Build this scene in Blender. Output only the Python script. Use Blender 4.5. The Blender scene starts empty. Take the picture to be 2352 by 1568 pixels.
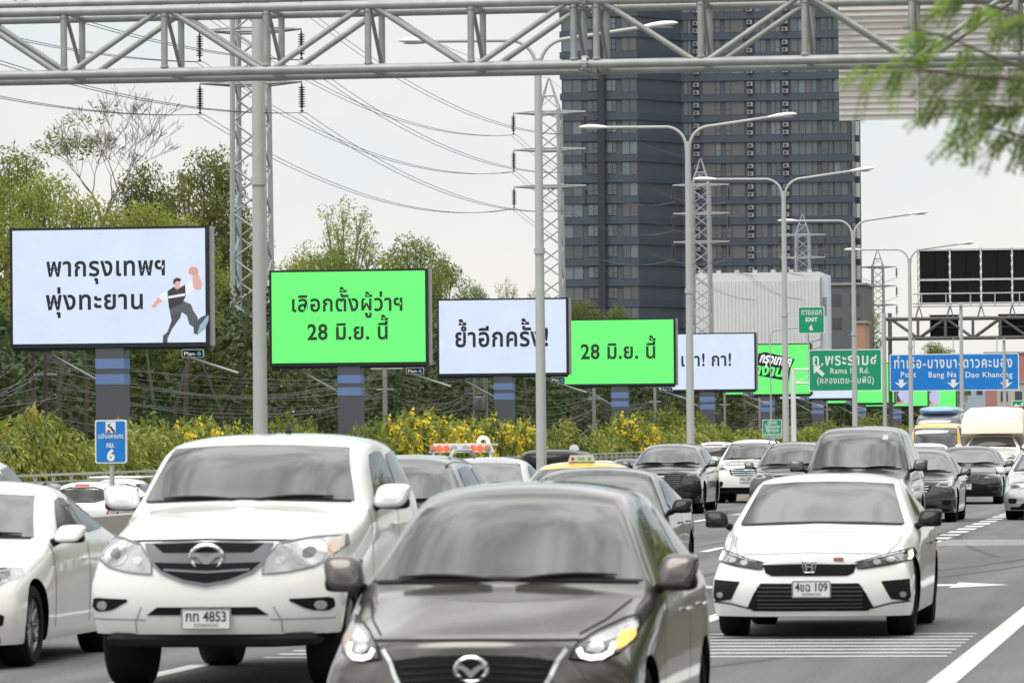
import bpy, bmesh, math, random
import numpy as np
from mathutils import Vector as V, Matrix
from mathutils.bvhtree import BVHTree
from mathutils.geometry import delaunay_2d_cdt
from math import sin, cos, pi, radians as R, hypot, atan2, sqrt

scene = bpy.context.scene
COL = scene.collection
rnd = random.Random(7)

# ------------------------------------------------------------------ camera
FPX = 11500.0                       # focal length in pixels of a 2352 px wide picture
CAM = V((0, 0, 1.8))
_v = V((2870 - 1176, 784 - 985, -FPX)).normalized()      # where the road runs to
_h = V((1, 0.0087, 0))                                    # slight camera roll
_n = _h.cross(_v)
if _n.y < 0: _n = -_n
_n.normalize()
_x = _v.cross(_n)
ROT = Matrix((_x, _v, _n))          # camera -> world
cam_d = bpy.data.cameras.new('camera'); cam = bpy.data.objects.new('camera', cam_d)
COL.objects.link(cam); scene.camera = cam
cam.matrix_world = Matrix.Translation(CAM) @ ROT.to_4x4()
cam_d.sensor_width = 36; cam_d.lens = FPX / 2352 * 36
cam_d.clip_start = 0.5; cam_d.clip_end = 9000
cam_d.dof.use_dof = True; cam_d.dof.focus_distance = 120; cam_d.dof.aperture_fstop = 8

def ray(x, y): return ROT @ V((x - 1176, 784 - y, -FPX))
def atY(x, y, Y):                   # world point seen at (x, y) of the 2352 px picture at distance Y along the road
    d = ray(x, y); return CAM + d * (Y / d.y)

# ------------------------------------------------------------------ sky and sun (overcast)
SUN_EL, SUN_AZ = R(58), R(205)
w = bpy.data.worlds.new('World'); scene.world = w; w.use_nodes = True
nt = w.node_tree; N = nt.nodes; L = nt.links
for n_ in list(N): N.remove(n_)
out = N.new('ShaderNodeOutputWorld')
sky = N.new('ShaderNodeTexSky'); sky.sky_type = 'NISHITA'; sky.sun_disc = False
sky.sun_elevation = SUN_EL; sky.sun_rotation = SUN_AZ
bg1 = N.new('ShaderNodeBackground'); bg1.inputs[1].default_value = 0.1
L.new(sky.outputs[0], bg1.inputs[0])
tc = N.new('ShaderNodeTexCoord'); sep = N.new('ShaderNodeSeparateXYZ'); L.new(tc.outputs['Generated'], sep.inputs[0])
# cloud layer: brighter overhead, as under a real overcast
grad = N.new('ShaderNodeMapRange'); L.new(sep.outputs['Z'], grad.inputs['Value'])
grad.inputs['From Min'].default_value = 0.10; grad.inputs['From Max'].default_value = 1.0
grad.inputs['To Min'].default_value = 0.69; grad.inputs['To Max'].default_value = 1.55
mp = N.new('ShaderNodeMapping'); mp.inputs['Scale'].default_value = (1.0, 1.0, 2.2); L.new(tc.outputs['Generated'], mp.inputs[0])
nz = N.new('ShaderNodeTexNoise'); nz.inputs['Scale'].default_value = 2.6; nz.inputs['Detail'].default_value = 5; nz.inputs['Roughness'].default_value = 0.5
L.new(mp.outputs[0], nz.inputs['Vector'])
cl = N.new('ShaderNodeMapRange'); L.new(nz.outputs[0], cl.inputs['Value'])
cl.inputs['From Min'].default_value = 0.38; cl.inputs['From Max'].default_value = 0.62
cl.inputs['To Min'].default_value = 0.42; cl.inputs['To Max'].default_value = 1.40
up = N.new('ShaderNodeMapRange'); L.new(sep.outputs['Z'], up.inputs['Value'])     # clouds are only structured well above the horizon
up.inputs['From Min'].default_value = 0.08; up.inputs['From Max'].default_value = 0.30
mixc = N.new('ShaderNodeMix'); mixc.data_type = 'FLOAT'
L.new(up.outputs[0], mixc.inputs[0]); mixc.inputs[2].default_value = 1.0; L.new(cl.outputs[0], mixc.inputs[3])
mul = N.new('ShaderNodeMath'); mul.operation = 'MULTIPLY'; L.new(grad.outputs[0], mul.inputs[0]); L.new(mixc.outputs[0], mul.inputs[1])
# thin bluish openings low in the sky
nz2 = N.new('ShaderNodeTexNoise'); nz2.inputs['Scale'].default_value = 16; nz2.inputs['Detail'].default_value = 3
mp2 = N.new('ShaderNodeMapping'); mp2.inputs['Scale'].default_value = (1, 1, 1.6); L.new(tc.outputs['Generated'], mp2.inputs[0]); L.new(mp2.outputs[0], nz2.inputs['Vector'])
ad = N.new('ShaderNodeMath'); ad.operation = 'MULTIPLY_ADD'; L.new(sep.outputs['Z'], ad.inputs[0]); ad.inputs[1].default_value = 8.5; ad.inputs[2].default_value = -1.25
ad2 = N.new('ShaderNodeMath'); ad2.operation = 'ADD'; ad2.use_clamp = True
nm = N.new('ShaderNodeMath'); nm.operation = 'MULTIPLY'; L.new(nz2.outputs[0], nm.inputs[0]); nm.inputs[1].default_value = 2.1
L.new(ad.outputs[0], ad2.inputs[0]); L.new(nm.outputs[0], ad2.inputs[1])
fd = N.new('ShaderNodeMapRange'); L.new(sep.outputs['Z'], fd.inputs['Value']); fd.inputs['From Min'].default_value = 0.12; fd.inputs['From Max'].default_value = 0.35
fd.inputs['To Min'].default_value = 1.0; fd.inputs['To Max'].default_value = 0.12
ml3 = N.new('ShaderNodeMath'); ml3.operation = 'MULTIPLY'; L.new(ad2.outputs[0], ml3.inputs[0]); L.new(fd.outputs[0], ml3.inputs[1])
mxc = N.new('ShaderNodeMix'); mxc.data_type = 'RGBA'; L.new(ml3.outputs[0], mxc.inputs[0])
mxc.inputs[6].default_value = (1.0, 0.99, 0.945, 1); mxc.inputs[7].default_value = (0.79, 0.90, 0.965, 1)
bg2 = N.new('ShaderNodeBackground'); L.new(mxc.outputs[2], bg2.inputs[0]); L.new(mul.outputs[0], bg2.inputs[1])
ms = N.new('ShaderNodeMixShader'); ms.inputs[0].default_value = 0.94
L.new(bg1.outputs[0], ms.inputs[1]); L.new(bg2.outputs[0], ms.inputs[2]); L.new(ms.outputs[0], out.inputs[0])

sd = bpy.data.lights.new('sun', 'SUN'); sd.energy = 1.4; sd.angle = R(38); sd.color = (1, 0.96, 0.9)
sun = bpy.data.objects.new('sun', sd); COL.objects.link(sun)
_sd = V((sin(SUN_AZ) * cos(SUN_EL), cos(SUN_AZ) * cos(SUN_EL), sin(SUN_EL)))
sun.rotation_euler = _sd.to_track_quat('Z', 'Y').to_euler()
sun.location = (0, 0, 60)
vs = scene.view_settings
scene.display_settings.display_device = 'sRGB'
vs.view_transform = 'Standard'; vs.look = 'None'; vs.exposure = 0.42; vs.gamma = 1; vs.use_curve_mapping = False

# ------------------------------------------------------------------ materials
MATS = {}
def srgb(r, g, b):
    f = lambda c: (c / 255 / 12.92) if c / 255 <= 0.04045 else ((c / 255 + 0.055) / 1.055) ** 2.4
    return (f(r), f(g), f(b))
def mat(name, col, rough=0.6, metal=0.0, var=0.10, scale=3.0, ior=1.5, coat=0.0, emit=None, es=1.0, bump=0.0, bscale=40.0):
    if name in MATS: return MATS[name]
    m = bpy.data.materials.new(name); m.use_nodes = True; t = m.node_tree
    p = t.nodes['Principled BSDF']
    p.inputs['Roughness'].default_value = rough; p.inputs['Metallic'].default_value = metal
    p.inputs['IOR'].default_value = ior; p.inputs['Coat Weight'].default_value = coat; p.inputs['Coat Roughness'].default_value = 0.04
    tcn = t.nodes.new('ShaderNodeTexCoord')
    nzn = t.nodes.new('ShaderNodeTexNoise'); nzn.inputs['Scale'].default_value = scale; nzn.inputs['Detail'].default_value = 4
    t.links.new(tcn.outputs['Object'], nzn.inputs['Vector'])
    mx = t.nodes.new('ShaderNodeMix'); mx.data_type = 'RGBA'
    t.links.new(nzn.outputs[0], mx.inputs[0])
    mx.inputs[6].default_value = tuple(c * (1 - var) for c in col) + (1,)
    mx.inputs[7].default_value = tuple(min(1, c * (1 + var)) for c in col) + (1,)
    t.links.new(mx.outputs[2], p.inputs['Base Color'])
    if emit:
        p.inputs['Emission Color'].default_value = tuple(emit) + (1,); p.inputs['Emission Strength'].default_value = es
    if bump:
        nb = t.nodes.new('ShaderNodeTexNoise'); nb.inputs['Scale'].default_value = bscale; nb.inputs['Detail'].default_value = 6
        t.links.new(tcn.outputs['Object'], nb.inputs['Vector'])
        b = t.nodes.new('ShaderNodeBump'); b.inputs['Strength'].default_value = bump; b.inputs['Distance'].default_value = 0.02
        t.links.new(nb.outputs[0], b.inputs['Height']); t.links.new(b.outputs[0], p.inputs['Normal'])
    MATS[name] = m; return m
def leafmat(name, cols, trans=0.3, rough=0.55, pscale=0.5):
    if name in MATS: return MATS[name]
    m = bpy.data.materials.new(name); m.use_nodes = True; t = m.node_tree
    p = t.nodes['Principled BSDF']; o = t.nodes['Material Output']
    p.inputs['Roughness'].default_value = rough
    g = t.nodes.new('ShaderNodeNewGeometry'); tcn = t.nodes.new('ShaderNodeTexCoord')
    nzn = t.nodes.new('ShaderNodeTexNoise'); nzn.inputs['Scale'].default_value = pscale; nzn.inputs['Detail'].default_value = 2
    t.links.new(tcn.outputs['Object'], nzn.inputs['Vector'])
    a = t.nodes.new('ShaderNodeMath'); a.operation = 'MULTIPLY_ADD'; a.inputs[1].default_value = 0.45
    t.links.new(g.outputs['Random Per Island'], a.inputs[0])
    b = t.nodes.new('ShaderNodeMapRange'); b.inputs['From Min'].default_value = 0.3; b.inputs['From Max'].default_value = 0.7
    b.inputs['To Max'].default_value = 0.55
    t.links.new(nzn.outputs[0], b.inputs['Value']); t.links.new(b.outputs[0], a.inputs[2])
    r = t.nodes.new('ShaderNodeValToRGB'); t.links.new(a.outputs[0], r.inputs[0])
    while len(r.color_ramp.elements) < len(cols): r.color_ramp.elements.new(0.5)
    for i, c in enumerate(cols):
        r.color_ramp.elements[i].position = i / (len(cols) - 1); r.color_ramp.elements[i].color = tuple(c) + (1,)
    t.links.new(r.outputs[0], p.inputs['Base Color'])
    tr = t.nodes.new('ShaderNodeBsdfTranslucent'); t.links.new(r.outputs[0], tr.inputs[0])
    mxs = t.nodes.new('ShaderNodeMixShader'); mxs.inputs[0].default_value = trans
    t.links.new(p.outputs[0], mxs.inputs[1]); t.links.new(tr.outputs[0], mxs.inputs[2]); t.links.new(mxs.outputs[0], o.inputs[0])
    MATS[name] = m; return m

# ------------------------------------------------------------------ mesh helpers
class MB:
    def __init__(s): s.v = []; s.f = []; s.mi = []; s.cur = 0
    def add(s, vs, fs):
        b = len(s.v); s.v += [tuple(p) for p in vs]
        for f in fs: s.f.append(tuple(i + b for i in f)); s.mi.append(s.cur)
        return s
    def box(s, c, d, rz=0, m=None):
        x, y, z = d[0] / 2, d[1] / 2, d[2] / 2
        pts = [V((a * x, b * y, e * z)) for e in (-1, 1) for b in (-1, 1) for a in (-1, 1)]
        if m is None: m = Matrix.Rotation(rz, 3, 'Z')
        pts = [V(c) + m @ p for p in pts]
        return s.add(pts, [(0, 2, 3, 1), (4, 5, 7, 6), (0, 1, 5, 4), (2, 6, 7, 3), (0, 4, 6, 2), (1, 3, 7, 5)])
    def tube(s, path, r, n=8, cap=True):
        path = [V(p) for p in path]; rs = r if isinstance(r, (list, tuple)) else [r] * len(path)
        rings = []; prev = None
        for i, p in enumerate(path):
            t = (path[min(i + 1, len(path) - 1)] - path[max(i - 1, 0)]).normalized()
            if prev is None:
                a = V((0, 0, 1)) if abs(t.z) < 0.9 else V((1, 0, 0))
                u = t.cross(a).normalized()
            else:
                u = (prev - t * prev.dot(t)).normalized()
            prev = u; wv = t.cross(u)
            rings.append([p + (u * cos(2 * pi * k / n) + wv * sin(2 * pi * k / n)) * rs[i] for k in range(n)])
        vs = [p for q in rings for p in q]; fs = []
        for i in range(len(rings) - 1):
            for k in range(n):
                k2 = (k + 1) % n
                fs.append((i * n + k, i * n + k2, (i + 1) * n + k2, (i + 1) * n + k))
        if cap: fs.append(tuple(range(n - 1, -1, -1))); fs.append(tuple((len(rings) - 1) * n + k for k in range(n)))
        return s.add(vs, fs)
    def bar(s, p, q, r, n=6): return s.tube([p, q], r, n)
    def lathe(s, prof, c=(0, 0, 0), axis='Z', n=16):
        vs = []; fs = []; m = len(prof)
        for k in range(n):
            a = 2 * pi * k / n
            for (rr, h) in prof:
                if axis == 'Z': p = (rr * cos(a), rr * sin(a), h)
                elif axis == 'X': p = (h, rr * cos(a), rr * sin(a))
                else: p = (rr * cos(a), h, rr * sin(a))
                vs.append(V(c) + V(p))
        for k in range(n):
            k2 = (k + 1) % n
            for i in range(m - 1): fs.append((k * m + i, k * m + i + 1, k2 * m + i + 1, k2 * m + i))
        return s.add(vs, fs)
    def ell(s, c, d, e=0.7, nu=14, nv=8, m=None):      # super-ellipsoid (rounded box)
        vs = []; fs = []
        sp = lambda q: math.copysign(abs(q) ** e, q)
        for i in range(nv + 1):
            ph = -pi / 2 + pi * i / nv
            for k in range(nu):
                th = 2 * pi * k / nu
                p = V((d[0] * sp(cos(ph)) * sp(cos(th)), d[1] * sp(cos(ph)) * sp(sin(th)), d[2] * sp(sin(ph))))
                if m: p = m @ p
                vs.append(V(c) + p)
        for i in range(nv):
            for k in range(nu):
                k2 = (k + 1) % nu
                fs.append((i * nu + k, i * nu + k2, (i + 1) * nu + k2, (i + 1) * nu + k))
        return s.add(vs, fs)
    def prism(s, poly, y0, y1):        # polygon in XZ, thick along Y
        n = len(poly)
        vs = [(x, y0, z) for x, z in poly] + [(x, y1, z) for x, z in poly]
        fs = [tuple(range(n)), tuple(range(2 * n - 1, n - 1, -1))] + [(i, i + n, (i + 1) % n + n, (i + 1) % n) for i in range(n)]
        return s.add(vs, fs)
    def slab(s, poly, z0, z1):         # polygon in XY, thick along Z
        n = len(poly)
        vs = [(x, y, z0) for x, y in poly] + [(x, y, z1) for x, y in poly]
        fs = [tuple(range(n - 1, -1, -1)), tuple(range(n, 2 * n))] + [(i, (i + 1) % n, (i + 1) % n + n, i + n) for i in range(n)]
        return s.add(vs, fs)
    def build(s, name, m, parent=None, smooth=None, loc=None):
        me = bpy.data.meshes.new(name); me.from_pydata(s.v, [], s.f)
        for x in (m if isinstance(m, (list, tuple)) else [m]): me.materials.append(x)
        if any(s.mi): me.polygons.foreach_set('material_index', s.mi)
        me.validate(); me.update()
        bm = bmesh.new(); bm.from_mesh(me); bmesh.ops.recalc_face_normals(bm, faces=bm.faces); bm.to_mesh(me); bm.free()
        o = bpy.data.objects.new(name, me); COL.objects.link(o)
        if smooth: me.shade_smooth(); me.set_sharp_from_angle(angle=R(smooth))
        if parent: o.parent = parent
        if loc: o.location = loc
        return o
def tag(o, label=None, cat=None, group=None, kind=None):
    if label: o['label'] = label
    if cat: o['category'] = cat
    if group: o['group'] = group
    if kind: o['kind'] = kind
    return o
def thing(name, label, cat, loc=(0, 0, 0), rz=0, group=None):
    o = bpy.data.objects.new(name, None); COL.objects.link(o); o.location = loc; o.rotation_euler.z = rz
    o.empty_display_size = 0.2
    return tag(o, label, cat, group)
def struct(name, mb, m, **k):
    o = mb.build(name, m, **k); return tag(o, kind='structure')
def clone(o, parent=None):
    c = o.copy(); COL.objects.link(c); c.parent = parent
    for ch in list(o.children): clone(ch, c)
    return c

# ------------------------------------------------------------------ lettering
GLY = {}
def glyph(ch, bold):
    if ch in 'ผฝ': bold = 0
    k = (ch, bold)
    if k in GLY: return GLY[k]
    def ev(s, off):
        c = bpy.data.curves.new('t', 'FONT'); c.body = s; c.size = 1; c.resolution_u = 3; c.offset = off
        o = bpy.data.objects.new('t', c); COL.objects.link(o)
        dg = bpy.context.evaluated_depsgraph_get(); dg.update()
        me = bpy.data.meshes.new_from_object(o.evaluated_get(dg))
        r = ([tuple(q.co) for q in me.vertices], [tuple(p.vertices) for p in me.polygons])
        bpy.data.objects.remove(o); bpy.data.curves.remove(c); bpy.data.meshes.remove(me)
        return r
    if ch == ' ': GLY[k] = ([], [], 0.28); return GLY[k]
    vs, fs = ev(ch, bold); a, _ = ev(ch + '|', 0); b, _ = ev('|', 0)
    adv = max(q[0] for q in a) - max(q[0] for q in b)
    GLY[k] = (vs, fs, adv); return GLY[k]
UPV = 'ัิีึืํ็'; TONE = '่้๊๋์'; LOWV = 'ุู'
def text_mesh(txt, bold=0.0, track=0.0):
    seq = []
    i = 0
    while i < len(txt):
        ch = txt[i]; nx = txt[i + 1] if i + 1 < len(txt) else ''
        if ch in TONE and nx == 'ำ': seq += ['ํ', ch, 'า']; i += 2; continue
        if ch == 'ำ': seq += ['ํ', 'า']; i += 1; continue
        seq.append(ch); i += 1
    mb = MB(); x = 0; prev = ''
    for ch in seq:
        vs, fs, adv = glyph(ch, bold)
        dy = 0.0; dx = 0.0
        if ch in TONE: dy = 0.225 if prev in UPV and prev else 0.0
        if ch in UPV + TONE + LOWV: adv = 0; dx = -track
        if ch in LOWV: dy = -.045
        if ch in 'ผฝ' and bold:          # this glyph breaks when widened: thicken it with shifted copies
            for q, sx in enumerate((-.8, .8)): mb.add([(px + x + sx * bold, py, .0004 * (q + 1)) for px, py, _ in vs], fs)
        mb.add([(px + x + dx, py + dy, .0015 * (1 + (ch in TONE)) if ch in UPV + TONE + LOWV else 0) for px, py, _ in vs], fs)
        x += adv + (track if adv else 0); prev = ch
    return mb, x - track
def letters(txt, size, loc, m, parent, name='lettering', bold=0.02, align='C', maxw=None, shear=0, rot=0, track=0.0, out=-1):
    mb, wd = text_mesh(txt, bold, track)
    sx = size
    if maxw: sx = maxw / wd
    ox = {'C': -wd / 2, 'L': 0, 'R': -wd}[align]
    q = []
    for (x, y, z) in mb.v:
        px, pz = (x + ox) * sx + shear * y * size, y * size
        q.append((loc[0] + px * cos(rot) - pz * sin(rot), loc[1] - z, loc[2] + px * sin(rot) + pz * cos(rot)))
    mb.v = q
    return mb.build(name, m, parent)
def rrect(w, h, r, n=4):
    p = []
    for (cx, cy, a0) in ((w / 2 - r, h / 2 - r, 0), (-w / 2 + r, h / 2 - r, pi / 2), (-w / 2 + r, -h / 2 + r, pi), (w / 2 - r, -h / 2 + r, 1.5 * pi)):
        for i in range(n + 1): p.append((cx + r * cos(a0 + pi / 2 * i / n), cy + r * sin(a0 + pi / 2 * i / n)))
    return p
# ------------------------------------------------------------------ shared materials
STEEL = mat('galvanised_steel', (0.34, 0.355, 0.345), 0.5, 0.3, 0.32, 5)
STEELP = mat('grey_pole', (0.44, 0.45, 0.44), 0.55, 0.1, 0.14, 1.2)
DKSTEEL = mat('dark_steel', (0.10, 0.10, 0.095), 0.6, 0.2, 0.2, 2)
WHITE = mat('white_paint', (0.78, 0.78, 0.76), 0.45, 0, 0.05)
SIGNW = mat('sign_white', (0.80, 0.80, 0.78), 0.5, 0, 0.03)
BLACK = mat('black', (0.010, 0.010, 0.011), 0.5, 0, 0.1, ior=1.22)
RUBBER = mat('rubber', (0.012, 0.012, 0.012), 0.85, 0, 0.2, 8, ior=1.25)

# ------------------------------------------------------------------ ground, roads
LOW = -0.8                          # the far carriageway lies lower
def roadmat(name, c, sx):
    m = mat(name, c, 0.85, 0, 0.16, 0.6, bump=0.35, bscale=60)
    t = m.node_tree; tcn = [n for n in t.nodes if n.type == 'TEX_COORD'][0]
    mp = t.nodes.new('ShaderNodeMapping'); mp.inputs['Scale'].default_value = (sx, 0.04, 1)
    nz = t.nodes.new('ShaderNodeTexNoise'); nz.inputs['Scale'].default_value = 1.3; nz.inputs['Detail'].default_value = 5
    fine = t.nodes.new('ShaderNodeTexNoise'); fine.inputs['Scale'].default_value = 30; fine.inputs['Detail'].default_value = 3
    t.links.new(tcn.outputs['Object'], mp.inputs[0]); t.links.new(mp.outputs[0], nz.inputs['Vector']); t.links.new(tcn.outputs['Object'], fine.inputs['Vector'])
    p = t.nodes['Principled BSDF']; src = p.inputs['Base Color'].links[0].from_socket
    for tex, lo, hi in ((nz, 0.64, 1.26), (fine, 0.66, 1.34)):
        mr = t.nodes.new('ShaderNodeMapRange'); mr.inputs['From Min'].default_value = 0.3; mr.inputs['From Max'].default_value = 0.7
        mr.inputs['To Min'].default_value = lo; mr.inputs['To Max'].default_value = hi
        t.links.new(tex.outputs[0], mr.inputs['Value'])
        mx = t.nodes.new('ShaderNodeMix'); mx.data_type = 'RGBA'; mx.blend_type = 'MULTIPLY'; mx.inputs[0].default_value = 1
        t.links.new(src, mx.inputs[6]); t.links.new(mr.outputs[0], mx.inputs[7]); src = mx.outputs[2]
    t.links.new(src, p.inputs['Base Color'])
    return m
ASPH = roadmat('asphalt', (0.135, 0.135, 0.137), 1.1)
ASPH2 = roadmat('asphalt_far', (0.13, 0.13, 0.13), 0.8)
SOIL = mat('soil', (0.07, 0.062, 0.045), 0.95, 0, 0.5, 1.5, bump=0.6, bscale=12)
CONC = mat('concrete', (0.33, 0.32, 0.29), 0.85, 0, 0.2, 1.5, bump=0.15, bscale=20)
PAINT = mat('road_paint', (0.66, 0.66, 0.64), 0.75, 0, 0.22, 5)
PAINTY = mat('road_paint_yellow', (0.62, 0.36, 0.06), 0.75, 0, 0.2, 5)
struct('ground', MB().add([(-2500, -200, -0.9), (2500, -200, -0.9), (2500, 5000, -0.9), (-2500, 5000, -0.9)], [(0, 1, 2, 3)]), SOIL)
struct('road', MB().slab([(-15.0, -20), (-1.55, -20), (-1.55, 900), (-15.0, 900)], -0.89, 0), ASPH)
struct('far_carriageway', MB().slab([(-30.9, 20), (-15.02, 20), (-15.02, 900), (-30.9, 900)], -0.89, LOW), ASPH2)
# verge with an uneven edge
ve = MB(); ed = [(-1.58 + 0.16 * sin(k * 0.9) * rnd.random() + 0.05 * sin(k * 3.1), -20 + k * 1.0) for k in range(160)]
for k in range(159):
    a, b = ed[k], ed[k + 1]
    ve.add([(a[0], a[1], 0.004), (b[0], b[1], 0.004), (b[0] + .35, b[1], 0.05), (a[0] + .35, a[1], 0.05), (b[0] + 30, b[1], 0.06), (a[0] + 30, a[1], 0.06)], [(0, 3, 2, 1), (3, 5, 4, 2)])
struct('verge', ve, SOIL)
lm = MB()
def stripe(x0, x1, y0, y1, mb=None):
    (mb or lm).add([(x0, y0, .004), (x1, y0, .004), (x1, y1, .004), (x0, y1, .004)], [(0, 1, 2, 3)])
stripe(-2.31, -2.10, -10, 300)
for k in range(40): stripe(-5.36, -5.02, 66 + k * 2.6, 67.4 + k * 2.6)
stripe(-5.30, -5.12, 45.5, 51); stripe(-5.30, -5.12, 30, 36)
for k in range(20):
    stripe(-8.34, -8.18, 28 + k * 8, 31 + k * 8); stripe(-11.38, -11.22, 30 + k * 8, 33 + k * 8)
for k in range(8): stripe(-8.0, -2.42, 40.2 + k * 0.64, 40.36 + k * 0.64)
for k in range(7): stripe(-5.0, -1.75, 79.4 + k * 0.62, 79.6 + k * 0.62)
def arrow(ox, oy):
    lm.add([(ox + a, oy + b, .004) for a, b in ((-1.25, -3), (-1.1, -3), (-1.1, -0.15), (-0.1, -0.15), (-0.1, -0.85), (0.55, 0.2), (-0.1, 1.25), (-0.1, 0.55), (-0.95, 0.55), (-0.75, 2.2), (-1.05, 2.2), (-1.25, 0.4))],
           [(0, 1, 2, 11), (2, 3, 8, 11), (4, 5, 6), (3, 4, 7), (4, 6, 7), (3, 7, 8), (11, 8, 9, 10)])
arrow(-3.35, 58.7); arrow(-6.5, 58.2)
struct('lane_markings', lm, PAINT)
yl = MB(); stripe(-14.25, -14.08, 20, 500, yl); struct('edge_line', yl, PAINTY)
# median barrier
prof = [(-14.75, 0), (-14.72, .12), (-14.62, .3), (-14.56, .82), (-14.44, .84), (-14.36, .82), (-14.30, .3), (-14.20, .12), (-14.17, 0)]
bar = MB()
for k in range(58):
    y0, y1 = 25 + k * 6, 25 + k * 6 + 5.97
    n = len(prof)
    bar.add([(x, y0, z) for x, z in prof] + [(x, y1, z) for x, z in prof],
            [(i, i + n, i + 1 + n, i + 1) for i in range(n - 1)] + [tuple(range(n)), tuple(range(2 * n - 1, n - 1, -1))])
sk = MB(); rs_s = random.Random(8)
for (xa, ya, xb, yb, bend) in ((-4.6, 62, -2.6, 84, .7), (-4.2, 60, -2.4, 80, .6), (-3.6, 72, -5.2, 98, -.5), (-5.0, 36, -3.2, 43, .2), (-10.2, 60, -8.6, 95, .6), (-6.9, 55, -7.6, 100, .3)):
    pts = [(xa + (xb - xa) * q / 14 + bend * sin(pi * q / 14), ya + (yb - ya) * q / 14) for q in range(15)]
    for a, b in zip(pts[:-1], pts[1:]): sk.add([(a[0] - .05, a[1], .0025), (a[0] + .06, a[1], .0025), (b[0] + .06, b[1], .0025), (b[0] - .05, b[1], .0025)], [(0, 1, 2, 3)])
struct('tyre_marks', sk, mat('tyre_mark', (.075, .075, .077), .8, 0, .25, 3))
tag(bar.build('median_barrier', CONC), 'low pale concrete barrier running along the median', 'barrier')
# far side fence: rails, posts, mesh
fr = thing('metal_fence', 'grey steel railing with wire mesh below the weeping hedge', 'fence', (-31, 110, LOW))
rl = MB(); pt = MB(); wm = MB(); y = 0
for k in range(-10, 170):
    yy = k * 2.0
    pt.box((0, yy, .85), (.07, .07, 1.7))
for z in (1.68, 1.5, .9): rl.box((0, 160, z), (.06 if z > 1.6 else .04, 360, .06 if z > 1.6 else .035))
for z in np.arange(.15, 1.5, .09): wm.box((0, 160, float(z)), (.008, 360, .008))
for k in range(-80, 1300): wm.box((0, k * .25, .8), (.012, .012, 1.4))
rl.build('rail', STEELP, fr); tag(pt.build('post', STEELP, fr), kind='stuff'); wm.build('wire_mesh', mat('wire', (0.30, 0.31, 0.30), 0.6, 0.3), fr)
struct('kerb_wall', MB().box((-31.2, 400, -0.55), (.3, 800, .5)), CONC)

# ------------------------------------------------------------------ near gantry
GY = 66.0
g = thing('sign_gantry', 'nearest overhead gantry truss of pale grey steel tubes across the whole road', 'gantry', (0, GY, 0))
zb = atY(1176, 151, GY).z; zt = zb + 0.845
xs = [atY(px, 150, GY).x for px in (147, 378, 612, 846, 1082, 1318, 1370, 1610, 1849, 2095, 2335)]
st = 1.37
while xs[0] > -31: xs.insert(0, xs[0] - st); 
while xs[-1] < 0.8: xs.append(xs[-1] + st)
j0 = min(range(len(xs)), key=lambda i: abs(xs[i] - atY(1318, 150, GY).x))      # flange joint after this one
D = 1.08
ch = MB()
for yy in (0, D):
    for z in (zb, zt): ch.tube([(-33, yy, z), (2.4, yy, z)], .062, 12)
ch.build('chord', STEEL, g, 40)
MB().tube([(-33, .5, zt + .16), (2.4, .5, zt + .16)], .05, 10).build('cable_pipe', STEEL, g, 40)
par = 0
up_at_right = {}
# zig-zag: at 147 bottom, 378 top, 612 bottom ...
ref = min(range(len(xs)), key=lambda i: abs(xs[i] - atY(147, 150, GY).x))
for i, x in enumerate(xs):
    p = MB(); p.bar((x, 0, zb), (x, 0, zt), .045, 10)
    for z_ in (zb + .075, zt - .075): p.lathe([(.046, -.02), (.056, -.012), (.056, .012), (.046, .02)], (x, 0, z_), 'Z', 10)
    p.build('vertical', STEEL, g, 40)
    p = MB(); p.bar((x, D, zb), (x, D, zt), .045, 10); p.bar((x + .02, 0, zt), (x + .02, D, zb), .028, 8)
    p.bar((x, 0, zb), (x, D, zb), .035, 8); p.bar((x, 0, zt), (x, D, zt), .035, 8); p.build('cross_brace', STEEL, g, 40)
    if i + 1 < len(xs) and i != j0:
        k = i - ref - (1 if i > j0 else 0)
        a, b = (zb, zt) if k % 2 == 0 else (zt, zb)
        for yy in (0, D):
            MB().bar((x + .06, yy, a), (xs[i + 1] - .06, yy, b), .04, 10).build('diagonal', STEEL, g, 40)
xm = (xs[j0] + xs[j0 + 1]) / 2
fl = MB()
for yy in (0, D):
    for z in (zb, zt):
        fl = MB(); fl.lathe([(.062, -.03), (.115, -.03), (.115, .03), (.062, .03)], (xm, yy, z), 'X', 16)
        for a in range(6): fl.bar((xm - .05, yy + .092 * cos(a), z + .092 * sin(a)), (xm + .05, yy + .092 * cos(a), z + .092 * sin(a)), .014, 6)
        fl.build('flange', STEEL, g)
for x in (-32.6, 2.1):
    c = MB()
    for yy in (0, D): c.tube([(x, yy, LOW if x < -20 else 0), (x, yy, zt + .3)], .16, 14)
    for z in np.arange(.4, 6.4, .9): c.bar((x, 0, float(z)), (x, D, float(z) + .8), .04, 8)
    c.build('column', STEEL, g, 40)
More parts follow.
